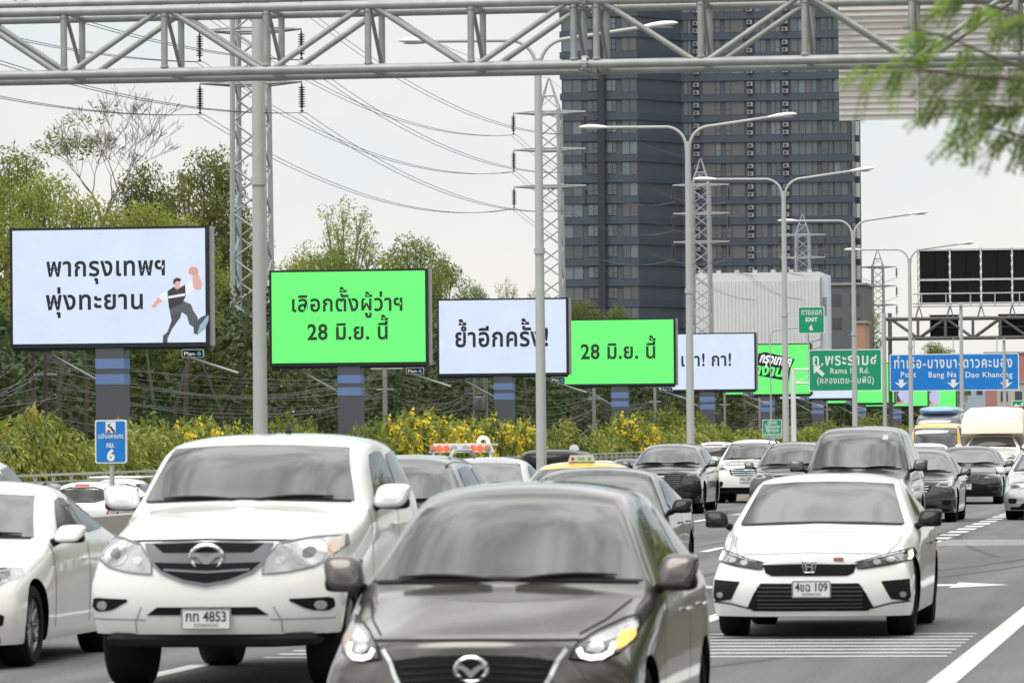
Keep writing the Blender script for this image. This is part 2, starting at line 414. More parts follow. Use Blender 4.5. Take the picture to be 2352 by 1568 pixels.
# back of the sign panel on the gantry
SLAT = mat('aluminium_plank', (0.82, 0.79, 0.765), 0.55, 0.0, 0.05, 1.5)
sy = GY + D + .22
x0 = atY(1926, 100, sy).x; zb2 = atY(2000, 276, sy).z
sg = thing('overhead_sign', 'back of a large sign of pale horizontal aluminium planks behind the near gantry', 'sign', (x0, sy, zb2))
pl = MB(); ph = .083
for k in range(30):
    z = k * ph
    pl.box((1.5, .02, z + ph / 2 - .004), (3.0, .02, ph - .009))
    pl.box((1.5, -.004, z + ph - .004), (3.0, .03, .012))
pl.build('plank_panel', SLAT, sg)
for xx in (atY(2106, 100, sy).x - x0, atY(2312, 100, sy).x - x0, 2.7):
    MB().box((xx, -.035, 1.25), (.035, .04, 2.48)).build('stiffener', SLAT, sg)
    MB().box((xx, -.02, .08), (.05, .05, .12)).build('bracket', mat('rusty', (0.22, 0.13, 0.09), .8), sg)

# ------------------------------------------------------------------ street lamps
LAMPW = mat('lamp_head', (0.72, 0.72, 0.70), 0.35, 0, 0.04)
LENS = mat('lamp_lens', (0.45, 0.45, 0.42), 0.2, 0, 0.05)
def arm_path(s, ext, rise, r=.55, z0=9.55):
    p = [(0.0, 0, z0 - 1.2), (s * .02, 0, z0 - .2), (s * .05, 0, z0)]
    for a in range(1, 8):
        t = a / 7 * R(84)
        p.append((s * (.05 + r * (1 - cos(t))), 0, z0 + r * sin(t)))
    xe, ze = p[-1][0], p[-1][2]
    for q in (.33, .66, 1): p.append((xe + (s * ext - xe) * q, 0, ze + rise * q))
    return p
def street_lamp():
    t = thing('street_lamp', '', 'street lamp', group='double-arm street lamps on the median')
    pole = MB().tube([(0, 0, 0), (0, 0, 3), (0, 0, 6), (0, 0, 9.0), (0, 0, 9.7)], [.115, .105, .092, .078, .07], 14)
    pole.box((0, 0, .05), (.45, .45, .1)); pole.lathe([(.10, 5.6), (.118, 5.6), (.118, 5.72), (.10, 5.72)], n=14)
    pole.box((.0, -.11, 1.1), (.12, .03, .5))
    pole.build('pole', STEELP, t, 40)
    for s, rise in ((-1, .02), (1, .22)):
        p = arm_path(s, 2.25, rise)
        arm = MB().tube(p, .042, 10).build('arm', STEELP, t, 50)
        e = V(p[-1]); sl = Matrix.Rotation(-s * (.02 if s < 0 else .10), 3, 'Y')
        hd = MB()
        prof = [(-.10, .035, .03), (0, .055, .05), (.18, .10, .075), (.42, .125, .085), (.62, .09, .06), (.72, .03, .02)]
        n = 12
        for i, (a, wy, hz) in enumerate(prof):
            for k in range(n):
                th = 2 * pi * k / n
                zz = sin(th) * hz * (1.0 if sin(th) > 0 else .55)
                hd.v.append(tuple(e + sl @ V((s * a, cos(th) * wy, zz))))
        for i in range(len(prof) - 1):
            for k in range(n):
                k2 = (k + 1) % n; hd.f.append((i * n + k, i * n + k2, (i + 1) * n + k2, (i + 1) * n + k)); hd.mi.append(0)
        h = hd.build('lamp_head', LAMPW, t, 60)
        ln = MB().ell(e + sl @ V((s * .38, 0, -.05)), (.24, .09, .02), 1); ln.build('lens', LENS, h, 60)
    return t
lampdat = [(598, 74), (1243, 104), (1586, 134.5), (1805, 163), (1964, 196), (2093, 228)]
lamplab = ['grey double-arm street lamp whose pole rises behind the left part of the near gantry',
           'grey double-arm street lamp crossing the second white board, heads behind the near gantry',
           'grey double-arm street lamp with white heads, tallest against the dark tower',
           'grey double-arm street lamp standing just left of the green exit sign',
           'grey double-arm street lamp whose pole crosses the large green road sign',
           'grey double-arm street lamp whose pole crosses the left part of the blue sign',
           ]
for px, py, Y, lab in ((2207, 702, 262, 'slim grey mast crossing the middle of the blue sign'), (2306, 782, 303, 'slim grey mast crossing the right end of the blue sign')):
    P = atY(px, py, Y); t = thing('camera_mast', lab, 'mast', (P.x, Y, 0), group='slim masts before the blue sign')
    MB().tube([(0, 0, 0), (0, 0, P.z)], [.13, .09], 10).build('pole', STEELP, t, 40)
    MB().box((0, -.1, P.z + .05), (.16, .4, .16)).build('camera', STEELP, t)
proto = street_lamp()
for i, (px, Y) in enumerate(lampdat):
    o = proto if i == 0 else clone(proto)
    P = atY(px, 990, Y); o.location = (P.x, Y, 0); o['label'] = lamplab[i]
# the lower single-arm lamps of the far side
def side_lamp():
    t = thing('street_lamp', '', 'street lamp', group='single-arm lamps beside the exit ramp')
    MB().tube([(0, 0, 0), (0, 0, 4), (0, 0, 9.0)], [.09, .08, .06], 10).build('pole', STEELP, t, 40)
    p = [(0, 0, 8.8)] + [(.5 * (1 - cos(a / 5 * pi / 2)), 0, 9 + .5 * sin(a / 5 * pi / 2)) for a in range(6)] + [(2.2, 0, 9.62), (4.2, 0, 9.75)]
    MB().tube(p, .05, 8).build('arm', STEELP, t, 40)
    MB().ell((4.6, 0, 9.78), (.5, .14, .07), .9).build('lamp_head', LAMPW, t, 60)
    return t
sl0 = side_lamp()
for i, (px, py, Y, lab) in enumerate(((1769, 752, 420, 'thin single-arm lamp whose head crosses the green exit sign'),
                                      (1890, 835, 540, 'thin single-arm lamp rising behind the large green road sign'),
                                      (2046, 868, 640, 'thin distant single-arm lamp seen under the dark gantry'))):
    o = sl0 if i == 0 else clone(sl0)
    P = atY(px, py, Y); k = (P.z - LOW) / 9.7; o.scale = (.8, .8, k); o.location = (P.x, Y, LOW); o['label'] = lab
# ------------------------------------------------------------------ lattice pylons and their wires
PYL = mat('pylon_steel', (0.40, 0.42, 0.43), 0.5, 0.2, 0.2, 1.0)
INS = mat('insulator', (0.055, 0.05, 0.05), 0.3, 0, 0.1)
WIRE = mat('wire_dark', (0.07, 0.07, 0.075), 0.6, 0, 0.1)
ARMZ = (27.9, 25.0, 22.1); ARMX = 2.85
def pylon():
    t = thing('lattice_pylon', '', 'pylon', group='lattice power pylons behind the billboards')
    fr = MB(); hw = .86; top = 28.2
    def leg(z): return hw * (1.14 - .20 * z / 28)
    cs = ((-1, -1), (1, -1), (1, 1), (-1, 1))
    for sx, sy in cs:
        fr.tube([(sx * leg(0) * 1.15, sy * leg(0) * 1.15, 0), (sx * leg(9), sy * leg(9), 9), (sx * leg(28), sy * leg(28), top)], .15, 4)
        fr.bar((sx * leg(28), sy * leg(28), top), (sx * .04, sy * .04, 30.7), .055, 4)
    z = 0; k = 0
    while z < top - .3:
        z2 = min(z + 1.25, top)
        for i in range(4):
            a, b = cs[i], cs[(i + 1) % 4]
            if (k + i) % 2: a, b = b, a
            fr.bar((a[0] * leg(z), a[1] * leg(z), z), (b[0] * leg(z2), b[1] * leg(z2), z2), .055, 4)
        z = z2; k += 1
    for zz in (29.3,):
        s = .45
        for i in range(4):
            a, b = cs[i], cs[(i + 1) % 4]
            fr.bar((a[0] * s, a[1] * s, zz), (b[0] * s, b[1] * s, zz), .04, 4)
            fr.bar((a[0] * leg(28), a[1] * leg(28), top), (b[0] * s, b[1] * s, zz), .035, 4)
    fr.build('frame', PYL, t)
    for z in ARMZ:
        a = MB()
        for sy in (-1, 1):
            a.tube([(-ARMX, 0, z + .12), (-.9, sy * .8, z - .02), (.9, sy * .8, z - .02), (ARMX, 0, z + .12)], .07, 4)
            a.tube([(-ARMX, 0, z + .12), (-.9, sy * .8, z + .18), (.9, sy * .8, z + .18), (ARMX, 0, z + .12)], .05, 4)
        a.build('crossarm', PYL, t)
        for s in (-1, 1):
            pr = [(.02, 0)]
            for q in range(9): zz = -.22 - q * .13; pr += [(.07, zz), (.20, zz - .03), (.20, zz - .055), (.07, zz - .08)]
            pr += [(.02, -1.5), (.10, -1.52), (.10, -1.6), (0, -1.62)]
            MB().lathe(pr, (s * ARMX, 0, z + .05), 'Z', 10).build('insulator', INS, t)
    return t
pdat = [(-1350, 150, 'lattice pylon out of view to the left'), (582, 270, 'grey lattice pylon between the first white board and the first green board'),
        (1268, 389, 'grey lattice pylon with a pointed top standing at the left edge of the dark tower'),
        (1615, 507, 'grey lattice pylon in front of the left half of the pale ribbed hall'),
        (1848, 639, 'grey lattice pylon behind the green exit sign'), (2020, 767, 'distant grey lattice pylon against the sky right of the dark tower')]
py0 = pylon(); ppos = []
for i, (px, Y, lab) in enumerate(pdat):
    X = -54.3 + (-1.0 if i > 2 else 0) if i == 0 else atY(px, 990, Y).x
    ppos.append(V((X, Y, -.9)))
    if i == 0: continue
    o = py0 if i == 1 else clone(py0); o.location = ppos[-1]; o['label'] = lab
def sag(p, q, s, n=18):
    return [p.lerp(q, t / n) - V((0, 0, 4 * s * (t / n) * (1 - t / n))) for t in range(n + 1)]
names = ('topmost', 'middle', 'lowest')
for s, sn in ((-1, 'left'), (1, 'right')):
    for ai, z in enumerate(ARMZ):
        mb = MB()
        for dx in (-.22, .22):
            path = []
            for a, b in zip(ppos[:-1], ppos[1:]):
                seg = sag(a + V((s * ARMX + dx, 0, z - 1.6)), b + V((s * ARMX + dx, 0, z - 1.6)), 2.1)
                path += seg if not path else seg[1:]
            mb.tube(path, .019, 4)
        tag(mb.build('power_line', WIRE), 'twin power line hung from the %s %s arms of the pylons' % (names[ai], sn), 'power line', 'power lines between the pylons')
mb = MB(); path = []
for a, b in zip(ppos[:-1], ppos[1:]): path += sag(a + V((0, 0, 30.7)), b + V((0, 0, 30.7)), 1.4)
tag(mb.tube(path, .016, 4).build('power_line', WIRE), 'single thin wire running over the very tips of the pylons', 'power line', 'power lines between the pylons')

# ------------------------------------------------------------------ dark tower
TY = 742.0; TS = FPX / TY
TWALL = mat('tower_wall', (0.074, 0.088, 0.110), 0.7, 0, 0.10, 0.25)
TBAND = mat('tower_band', (0.056, 0.072, 0.098), 0.6, 0, 0.08, 0.2)
TDARK = mat('tower_fin', (0.022, 0.030, 0.045), 0.6)
TREC = mat('tower_recess', (0.035, 0.042, 0.055), 0.6)
GL = [mat('tower_glass_a', (0.085, 0.102, 0.122), 0.08, 0, .15, .5, ior=1.7), mat('tower_glass_b', (0.105, 0.102, 0.108), 0.10, 0, .1, .5, ior=1.6),
      mat('tower_glass_c', (0.15, 0.178, 0.20), 0.2, 0, .2, .8, ior=1.6), mat('tower_glass_d', (0.05, 0.06, 0.072), 0.05, 0, .15, .5, ior=1.8)]
MUL = mat('mullion', (0.035, 0.04, 0.05), 0.5)
ACW = mat('air_conditioner_casing', (0.30, 0.295, 0.285), 0.6)
tx0 = atY(1294, 700, TY).x; base = thing('apartment_tower', 'tall dark slate apartment tower with many windows rising above the boards', 'building', (tx0, TY, -.9))
u = lambda px: (px - 1294) / TS
FH = 3.1; NF = 29; zf0 = (993 - 697) / TS + 2.7          # floor line seen at y=697
zf0 -= int(zf0 / FH) * FH
XA, XB, XE = u(1471), u(1557), u(1948); RD = 9.0         # corner, end of slanted bay, right end; depth of the right wing
HT = zf0 + NF * FH
core = MB()
core.slab([(0, 0.25), (XA, .25), (XB, RD + .25), (XE, RD + .25), (XE, RD + 24), (0, RD + 24)], 0, HT)
core.build('wall', TWALL, base)
MB().box((u(1387), -.35, HT / 2), (u(1396) - u(1380), .9, HT)).build('fin', TDARK, base)

bands = []; nwin = 0; rest = MB(); rest_m = []
def window(x0, x1, z0, z1, y, panes, ang=0, org=(0, 0), gi=0, frame=True, split=None):
    """glass with a dark frame and mullions; x measured along the facade"""
    global nwin
    mb = MB()
    def P(x, d, z): return (org[0] + x * cos(ang) - d * sin(ang), org[1] + x * sin(ang) + d * cos(ang), z)
    def bx(xa, xb, da, db, za, zb_):
        vs = [P(x, d, z) for z in (za, zb_) for d in (da, db) for x in (xa, xb)]
        mb.add(vs, [(0, 2, 3, 1), (4, 5, 7, 6), (0, 1, 5, 4), (2, 6, 7, 3), (0, 4, 6, 2), (1, 3, 7, 5)])
    n = len(panes); t = .05
    xs_ = [x0 + (x1 - x0) * p for p in panes] + [x1]
    for i in range(n):
        mb.cur = gi if rnd.random() < .75 else rnd.randrange(4)
        bx(xs_[i] + t, xs_[i + 1] - t, y - .02, y, z0 + t, z1 - t)
        mb.cur = 4; bx(xs_[i] - .0, xs_[i] + t, y - .06, y, z0, z1)
        if split == i: bx(xs_[i] + t, xs_[i + 1] - t, y - .05, y - .021, z0 + .75, z0 + .82)
    mb.cur = 4; bx(x1 - t, x1, y - .06, y, z0, z1); bx(x0 + t, x1 - t, y - .06, y - .0, z0, z0 + t); bx(x0 + t, x1 - t, y - .06, y, z1 - t, z1)
    return mb
vis = [f for f in range(NF) if 18 < zf0 + f * FH < 66]
nac = 0
for f in range(NF):
    z = zf0 + f * FH; wz0, wz1 = z + 1.02, z + FH - .08
    b = MB()
    ext = u(1962) if f < 15 else u(1950)
    b.slab([(-.25, -.0), (XA + .05, -.0), (XB + .1, RD - .02), (ext, RD - .1), (ext, RD + .6), (XB, RD + .62), (XA, .62), (-.25, .62)], z - .05, z + .98)
    b.build('spandrel', TBAND, base)
    if 18 < z < 60:
        MB().box((u(1962) + .35, RD + 1.5, z + .3), (.7, 1.6, .95)).build('balcony_end', TDARK, base)
    ws = []
    g0 = rnd.choice((0, 0, 1, 2, 3))
    ws.append(window(u(1296), u(1341), wz0, wz1, .24, (0, .5), gi=rnd.choice((2, 0, 3))))
    ws.append(window(u(1353), u(1377), wz0 + .2, wz1 - .1, .24, (0, .55), gi=rnd.choice((0, 2, 3)), split=1))
    ws.append(window(u(1399), u(1421), wz0 + .2, wz1 - .1, .24, (0, .55), gi=rnd.choice((2, 0, 1)), split=1))
    ws.append(window(u(1434), u(1470), wz0, wz1, .24, (0, .5), gi=rnd.choice((1, 1, 2, 3))))
    ang = atan2(RD, XB - XA); LL = hypot(RD, XB - XA)
    ws.append(window(.3, 3.4, wz0 - .3, wz1, .22, (0, .3, .65), ang, (XA, 0), gi=rnd.choice((0, 3)))); ws.append(window(5.0, LL - .5, wz0 - .3, wz1, .22, (0, .3, .6, .8), ang, (XA, 0), gi=rnd.choice((0, 3, 2))))
    for a, c, pn, gi, sp in ((1562, 1581, (0, .6), rnd.choice((2, 0, 3)), None), (1607, 1650, (0, .7), 1, 1), (1660, 1706, (0, .3), 1, 0), (1730, 1758, (0, .5), 0, None),
                             (1767, 1790, (0, .5), rnd.choice((0, 2)), 1), (1814, 1876, (0, .3, .55, .8), 0, None), (1885, 1912, (0, .6), 3, 0), (1914, 1946, (0, .5), 3, None)):
        ws.append(window(u(a), u(c), wz0, wz1, RD + .24, pn, gi=gi, split=sp))
    for mbw in ws:
        if f in vis[2:] and nwin < 100:
            mbw.build('window', GL + [MUL], base); nwin += 1
        else:
            bofs = len(rest.v); rest.v += mbw.v; rest.f += [tuple(i + bofs for i in q) for q in mbw.f]; rest.mi += mbw.mi
    for px in (1592, 1718, 1801):
        MB().box((u(px), RD + .2, z + 2.05), (u(13) - u(0), .06, FH - 1.1)).build('service_recess', TREC, base) if f in vis else None
        for dz in (1.0, 2.15):
            if f in vis and nac < 96:
                a = MB(); a.box((u(px) + .1, RD - .25, z + dz + .35), (.82, .4, .62)); a.cur = 1
                a.lathe([(.0, 0), (.22, 0), (.24, .01)], (u(px) + .02, RD - .46, z + dz + .35), 'Y', 10)
                a.build('air_conditioner', [ACW, TREC], base); nac += 1
tag(rest.build('window', GL + [MUL], base), kind='stuff')
MB().box((u(1955), RD + 8, HT / 2), (u(1961) - u(1950), 6, HT)).build('end_wall', mat('tower_end', (0.45, 0.47, 0.48), .5), base)

# ------------------------------------------------------------------ pale ribbed hall and other far buildings
HALL = mat('ribbed_sheet', (0.70, 0.71, 0.71), 0.5, 0.1, 0.06, 0.15)
HY = 600.0; hs = FPX / HY
hx0 = atY(1583, 700, HY).x; hz = atY(1740, 626, HY).z
hall = thing('ribbed_hall', 'pale ribbed metal hall with a flat top below the dark tower', 'building', (hx0, HY, -.9))
HWd = (1886 - 1583) / hs
MB().box((HWd / 2, 8, (hz + .9) / 2), (HWd, 16, hz + .9)).build('wall', HALL, hall)
rb = MB()
for k in range(36): rb.box((.22 + k * (HWd - .4) / 35, -.09, (hz + .9) / 2 + 4.2), (.13, .08, hz - 9.4))
tag(rb.build('rib', HALL, hall), kind='stuff')
MB().box((HWd / 2, -.1, hz - 10.4), (HWd + .2, .25, .5)).build('ledge', CONC, hall)
MB().box((HWd / 2, -.08, hz - 12.6), (HWd + .1, .2, 1.9)).build('sign_band', mat('pale_band', (.6, .62, .63), .6), hall)
rf = MB()
for k in range(7): rf.box((1.2 + k * 2.2, 2, hz + 1.1), (.5, .5, .35)); rf.bar((1.2 + k * 2.2, 2, hz + .8), (1.2 + k * 2.2, 2, hz + 1.2), .06, 4)
rf.build('roof_lamp', STEELP, hall)
MB().box((HWd + .45, 3, (hz + .9) / 2 - .3), (.75, 4, hz + .4)).build('stair_tower', mat('hall_tower', (.58, .64, .70), .5), hall)
MB().box((HWd + .45, .97, hz - 3.2), (.5, .06, 2.2)).build('vent_grille', mat('grille_grey', (.25, .27, .29), .6), hall)
def simple_building(name, label, px0, px1, pt, Y, d, m, nf, nc, wm, parapet=None):
    s = FPX / Y; a = atY(px0, pt, Y); wd = (px1 - px0) / s; h = a.z + .9
    t = thing(name, label, 'building', (a.x, Y, -.9))
    MB().box((wd / 2, d / 2, h / 2), (wd, d, h)).build('wall', m, t)
    MB().box((wd / 2, d / 2, h + .15), (wd + .5, d + .5, .3)).build('roof', CONC, t)
    if nc:
        for i in range(nf):
            for j in range(nc):
                f = MB(); f.box((wd * (j + .5) / nc, -.03, h - 2 - i * 3.2), (wd / nc * .5, .08, 1.5)); f.build('window', wm, t)
    return t
WIN = mat('far_window', (.06, .07, .08), .15, 0, .2, .5, ior=1.7)
simple_building('grey_building', 'dark grey block just right of the pale ribbed hall', 1900, 1986, 655, 680, 14, mat('dark_render', (.12, .125, .13), .8), 2, 2, WIN)
simple_building('brick_house', 'small house with an orange brick gable wall beside the dark grey block', 1966, 1986, 742, 640, 8, mat('orange_brick', (.45, .25, .17), .8), 0, 0, WIN)
simple_building('red_building', 'broad faded red building far off beyond the blue sign', 2262, 2400, 812, 900, 20, mat('faded_red', (.42, .20, .18), .8), 1, 5, WIN)
simple_building('blue_roofed_building', 'far low building with a pale blue top behind the blue sign', 2155, 2262, 833, 930, 20, mat('pale_blue_wall', (.40, .50, .58), .8), 2, 4, WIN)
simple_building('pale_building', 'far pale building at the right edge under the red building', 2290, 2420, 880, 760, 12, mat('pale_wall', (.48, .45, .41), .8), 2, 4, WIN)
# distant white domes of an old roof behind the trees
None and simple_building('pale_block', 'pale building glimpsed between the left trees under the bare branches', 150, 275, 395, 420, 10, mat('pale_render', (.62, .62, .61), .8), 2, 3, mat('far_window_pale', (.4, .42, .44), .4))

# ------------------------------------------------------------------ far gantry with sign backs
FG = 400.0; fs = FPX / FG
def fx(px): return atY(px, 800, FG).x
def fz(py, px=2190): return atY(px, py, FG).z
far = thing('sign_gantry', 'dark far gantry of box truss carrying the blue direction sign', 'gantry', (0, FG, 0))
zt2, zb2_ = fz(731), fz(776); xl, xr = fx(2036), 2.5
cmb = MB()
for yy in (0, 1.2):
    for z in (zt2, zb2_): cmb.tube([(xl, yy, z), (xr, yy, z)], .14, 8)
cmb.build('chord', DKSTEEL, far, 40)
nx = 14; dx = (fx(2140) - fx(2077))
k = 0; x = fx(2046)
while x < xr - .2:
    MB().box((x, 0, (zt2 + zb2_) / 2), (.22, .22, zt2 - zb2_)).build('vertical', DKSTEEL, far)
    if x + dx < xr:
        a, b = (zt2, zb2_) if k % 2 == 0 else (zb2_, zt2)
        for yy in (0, 1.2): MB().bar((x, yy, a), (x + dx, yy, b), .12, 6).build('diagonal', DKSTEEL, far, 40)
    x += dx; k += 1
for px, m in ((2031, STEELP), (2042, DKSTEEL)):
    MB().tube([(fx(px), 0 if px < 2040 else 1.2, LOW), (fx(px), 0 if px < 2040 else 1.2, zt2 + .5)], .17, 10).build('column', m, far, 40)
MB().tube([(2.4, .6, 0), (2.4, .6, zt2 + .4)], .2, 10).build('column', STEELP, far, 40)
for px in (2100, 2190, 2290):
    MB().bar((fx(px), -.3, fz(897)), (fx(px), -.1, zb2_), .05, 6).build('hanger', STEELP, far)
for a, c in ((2134, 2200), (2292, 2358)):
    t = thing('lane_sign', 'black back of a lane sign hung inside the far truss, %s of two' % ('left' if a < 2200 else 'right'), 'sign', ((fx(a) + fx(c)) / 2, FG + 1.45, fz(779)), group='sign backs in the far gantry')
    hw_ = (fx(c) - fx(a)) / 2; hh = fz(722) - fz(779)
    MB().box((0, 0, hh / 2), (2 * hw_, .12, hh)).build('panel', BLACK, t)
    f = MB()
    for zz in (0.02, hh / 2, hh - .02): f.box((0, -.09, zz), (2 * hw_ + .1, .07, .08))
    f.build('frame', DKSTEEL, t)
bx0 = fx(2106); br = thing('billboard_back', 'back of a big black panelled billboard in a white steel frame above the far gantry', 'billboard', (bx0, FG + 1.0, fz(700)))
zt3 = fz(571) - fz(700); PW = fx(2186) - fx(2112) ; zmid = fz(640) - fz(700)
zz_ = [fz(p) - fz(700) for p in (697, 641, 572)]
for c in range(4):
    for r_ in range(2):
        z0, z1 = zz_[r_] + .12, zz_[r_ + 1] - .12
        p = MB(); p.box((.25 + c * 2.48 + 1.14, .2, (z0 + z1) / 2), (2.34, .12, z1 - z0 + .1)); p.box((.25 + c * 2.48 + 1.14, .1, (z0 + z1) / 2), (.05, .1, z1 - z0)); p.build('panel', BLACK, br)
f = MB()
for c in range(5):
    x = .13 + c * 2.48
    for dx2 in (-.09, .09): f.box((x + dx2, .1 + abs(dx2), zt3 / 2), (.05, .08, zt3 + .2))
    for q in range(7): f.bar((x - .09, .02, q * zt3 / 7), (x + .09, .02, (q + 1) * zt3 / 7), .03, 4)
    f.bar((x, .1, 0), (x - .3, .1, zt2 - fz(700)), .07, 6); f.bar((x, .1, 0), (x + .3, -.2, zt2 - fz(700)), .05, 6)
for z in zz_: f.box((5.1, .05, z), (10.2, .08, .07))
f.build('frame', mat('frame_white', (.36, .36, .35), .5), br)
cw = MB()
for py in (674, 696): cw.tube([(-.3, -.9, fz(py) - fz(700)), (10.4, -.9, fz(py) - fz(700))], .06, 6)
for c in range(6): cw.bar((.4 + c * 1.95, -.9, -.1), (.4 + c * 1.95, -.9, fz(672) - fz(700)), .05, 6)
cw.box((5, -.5, -.1), (10.6, .9, .08)); cw.build('catwalk', STEELP, br)

# ------------------------------------------------------------------ road signs
GREEN = mat('sign_green', srgb(4, 146, 104), 0.45, 0, 0.05, 1); BLUE = mat('sign_blue', srgb(10, 122, 206), 0.45, 0, 0.05, 1)
def sign_plate(px0, px1, py0, py1, Y, name, label, face, rad=.08, border=.05):
    a, b = atY(px0, py0, Y), atY(px1, py1, Y)
    cx = (a.x + b.x) / 2; wd = b.x - a.x; mid = atY((px0 + px1) / 2, (py0 + py1) / 2, Y); hh = (py1 - py0) * Y / FPX
    t = thing(name, label, 'road sign', (cx, Y, mid.z))
    MB().prism(rrect(wd, hh, rad), 0, .05).build('panel', SIGNW, t)
    MB().prism(rrect(wd - 2 * border, hh - 2 * border, rad * .8), -.004, .002).build('face', face, t)
    def loc(px, py): p = atY(px, py, Y); return (p.x - cx, -.010, p.z - mid.z)
    return t, loc, Y / FPX
t, lc, k = sign_plate(1857, 2026, 802, 898, 340, 'road_sign', 'large green road sign with a white arrow pointing up left, on a white post', GREEN, .15, .06)
letters('ถ.พระราม๔', 21 * k / .56, lc(1940, 838), SIGNW, t, bold=.018, track=.08, maxw=150 * k)
letters('Rama IV Rd.', 13 * k / .72, lc(1952, 857), SIGNW, t, bold=.010, track=.06, maxw=92 * k)
letters('(คลองเตย-ลุมพินี)', 11.5 * k / .56, lc(1942, 880), SIGNW, t, bold=.008, track=.08, maxw=132 * k)
def arrow_poly(c, s, rot, t_, m, name='arrow'):
    pts = [(0, .5), (.42, .08), (.14, .08), (.14, -.5), (-.14, -.5), (-.14, .08), (-.42, .08)]
    q = [(c[0] + s * (x * cos(rot) - z * sin(rot)), c[2] + s * (x * sin(rot) + z * cos(rot))) for x, z in pts]
    mb = MB(); mb.prism(q, c[1] - .004, c[1] + .004); return mb.build(name, m, t_)
arrow_poly(lc(1880, 851), 31 * k, R(48), t, SIGNW)
# its cantilever post
rp = thing('sign_post', 'white cantilever post carrying the large green road sign', 'post', (atY(1823, 990, 340.3).x, 340.3, LOW))
zz = lambda py: atY(1840, py, 340.3).z - LOW
MB().tube([(0, 0, 0), (0, 0, zz(846))], [.2, .16], 12).build('post', WHITE, rp, 40)
am = MB()
for py in (848, 880): am.bar((0, 0, zz(py)), (2.2, 0, zz(py)), .07, 8)
am.bar((.1, 0, zz(880)), (1.1, 0, zz(862)), .04, 6); am.bar((1.1, 0, zz(862)), (1.1, 0, zz(895)), .05, 6); am.build('arm', WHITE, rp, 40)
up_ = MB()
for xx in (1.05, 2.0):
    up_.bar((xx, .12, zz(880)), (xx, .12, zz(765)), .06, 6)
    for q in range(5): up_.bar((1.05, .12, zz(860 - q * 18)), (2.0, .12, zz(850 - q * 18)), .03, 4)
up_.build('lattice_mast', mat('mast_cream', (.52, .48, .42), .6), rp)
t, lc, k = sign_plate(1833, 1894, 704, 766, 339.6, 'road_sign', 'square green exit sign numbered six above the larger green sign', GREEN, .12, .05)
letters('ทางออก', 11 * k / .56, lc(1864, 723), SIGNW, t, bold=.008, track=.06, maxw=48 * k); letters('EXIT', 9 * k / .72, lc(1864, 738), SIGNW, t, bold=.04, maxw=28 * k); letters('6', 12 * k / .72, lc(1863, 758), SIGNW, t, bold=.04)
t, lc, k = sign_plate(2043, 2341, 812, 897, 399.3, 'road_sign', 'wide blue direction sign with three white arrows pointing down', BLUE, .15, .07)
letters('ท่าเรือ-บางนา-ดาวคะนอง', 18.5 * k / .56, lc(2189, 844), SIGNW, t, bold=.016, track=.10, maxw=272 * k)
for tx, a, b in (('Port', 2068, 2104), ('Bang Na', 2132, 2197), ('Dao Khanong', 2217, 2325)):
    letters(tx, 13 * k / .72, lc((a + b) / 2, 866), SIGNW, t, bold=.010, track=.05, maxw=(b - a) * k)
for px in (2070, 2190, 2311):
    c = lc(px, 881); s = k
    q = [(c[0] + x * s, c[2] + z * s) for x, z in ((0, -10), (15, 4), (5, 1), (5, 10), (-5, 10), (-5, 1), (-15, 4))]
    MB().prism(q, c[1] - .004, c[1] + .004).build('arrow', SIGNW, t)
t, lc, k = sign_plate(1751, 1796, 963, 1005, 325, 'road_sign', 'small square green sign with four lines of white writing at the hedge', GREEN, .06, .04)
for i, s_ in enumerate(('อธิบาย', 'ไปดินแดง', 'ใช้ทางลง', 'ถ.พระราม๔')):
    letters(s_, 6.6 * k / .6, lc(1774, 973.5 + i * 9.2), SIGNW, t, bold=.02, maxw=(22, 34, 30, 40)[i] * k)
zb_ = lc(1774, 1005)[2]; MB().tube([(0, .08, zb_ - 3.4), (0, .08, zb_ + .8)], .05, 8).build('post', STEELP, t)
t, lc, k = sign_plate(218, 291, 963, 1065, 67.7, 'kilometre_sign', 'blue kilometre sign with a white six on a grey post', BLUE, .03, .018)
letters('เฉลิมมหานคร', 8.5 * k / .56, lc(254.5, 1006), SIGNW, t, bold=.015, maxw=62 * k)
letters('กม.', 10 * k / .56, lc(254, 1027), SIGNW, t, bold=.03, maxw=20 * k); letters('6', 26 * k / .72, lc(255, 1057), SIGNW, t, bold=.05)
c = lc(254.5, 981); lg = MB().prism([(c[0] + x * k, c[2] + z * k) for x, z in ((-12, -13), (12, -13), (12, 13), (-12, 13))], -.012, -.003); lg = lg.build('emblem', SIGNW, t)
NAVY = mat('navy', (.03, .06, .18), .5)
sw = [(-8, -12), (-2, -12), (-3, -6), (4, -1), (10, -8), (11, -10), (11, -5), (5, 3), (-3, 6), (3, 11), (-6, 8), (-10, 4), (-2, -1), (-8, -6)]
MB().prism([(c[0] + x * k, c[2] + z * k) for x, z in ((3, 11), (-6, 7), (-8, 3), (-2, -1), (6, -12), (11.5, -12), (10, -8), (3, 1), (-3, 4), (-2, 7))], -.015, -.0125).build('swoosh', NAVY, lg)
MB().prism([(c[0] + x * k, c[2] + z * k) for x, z in ((-10, -12), (0, -12), (-1, -8), (-5, -5), (-8, -7))], -.015, -.0125).build('swoosh', mat('sign_red', (.5, .04, .03), .5), lg)
MB().tube([(0, .06, -2.1), (0, .06, .25)], .035, 10).build('post', STEELP, t, 40)
t, lc, k = sign_plate(2324, 2400, 919, 951, 300, 'road_sign', 'green sign with a bent white arrow cut by the right edge', GREEN, .05, .04)
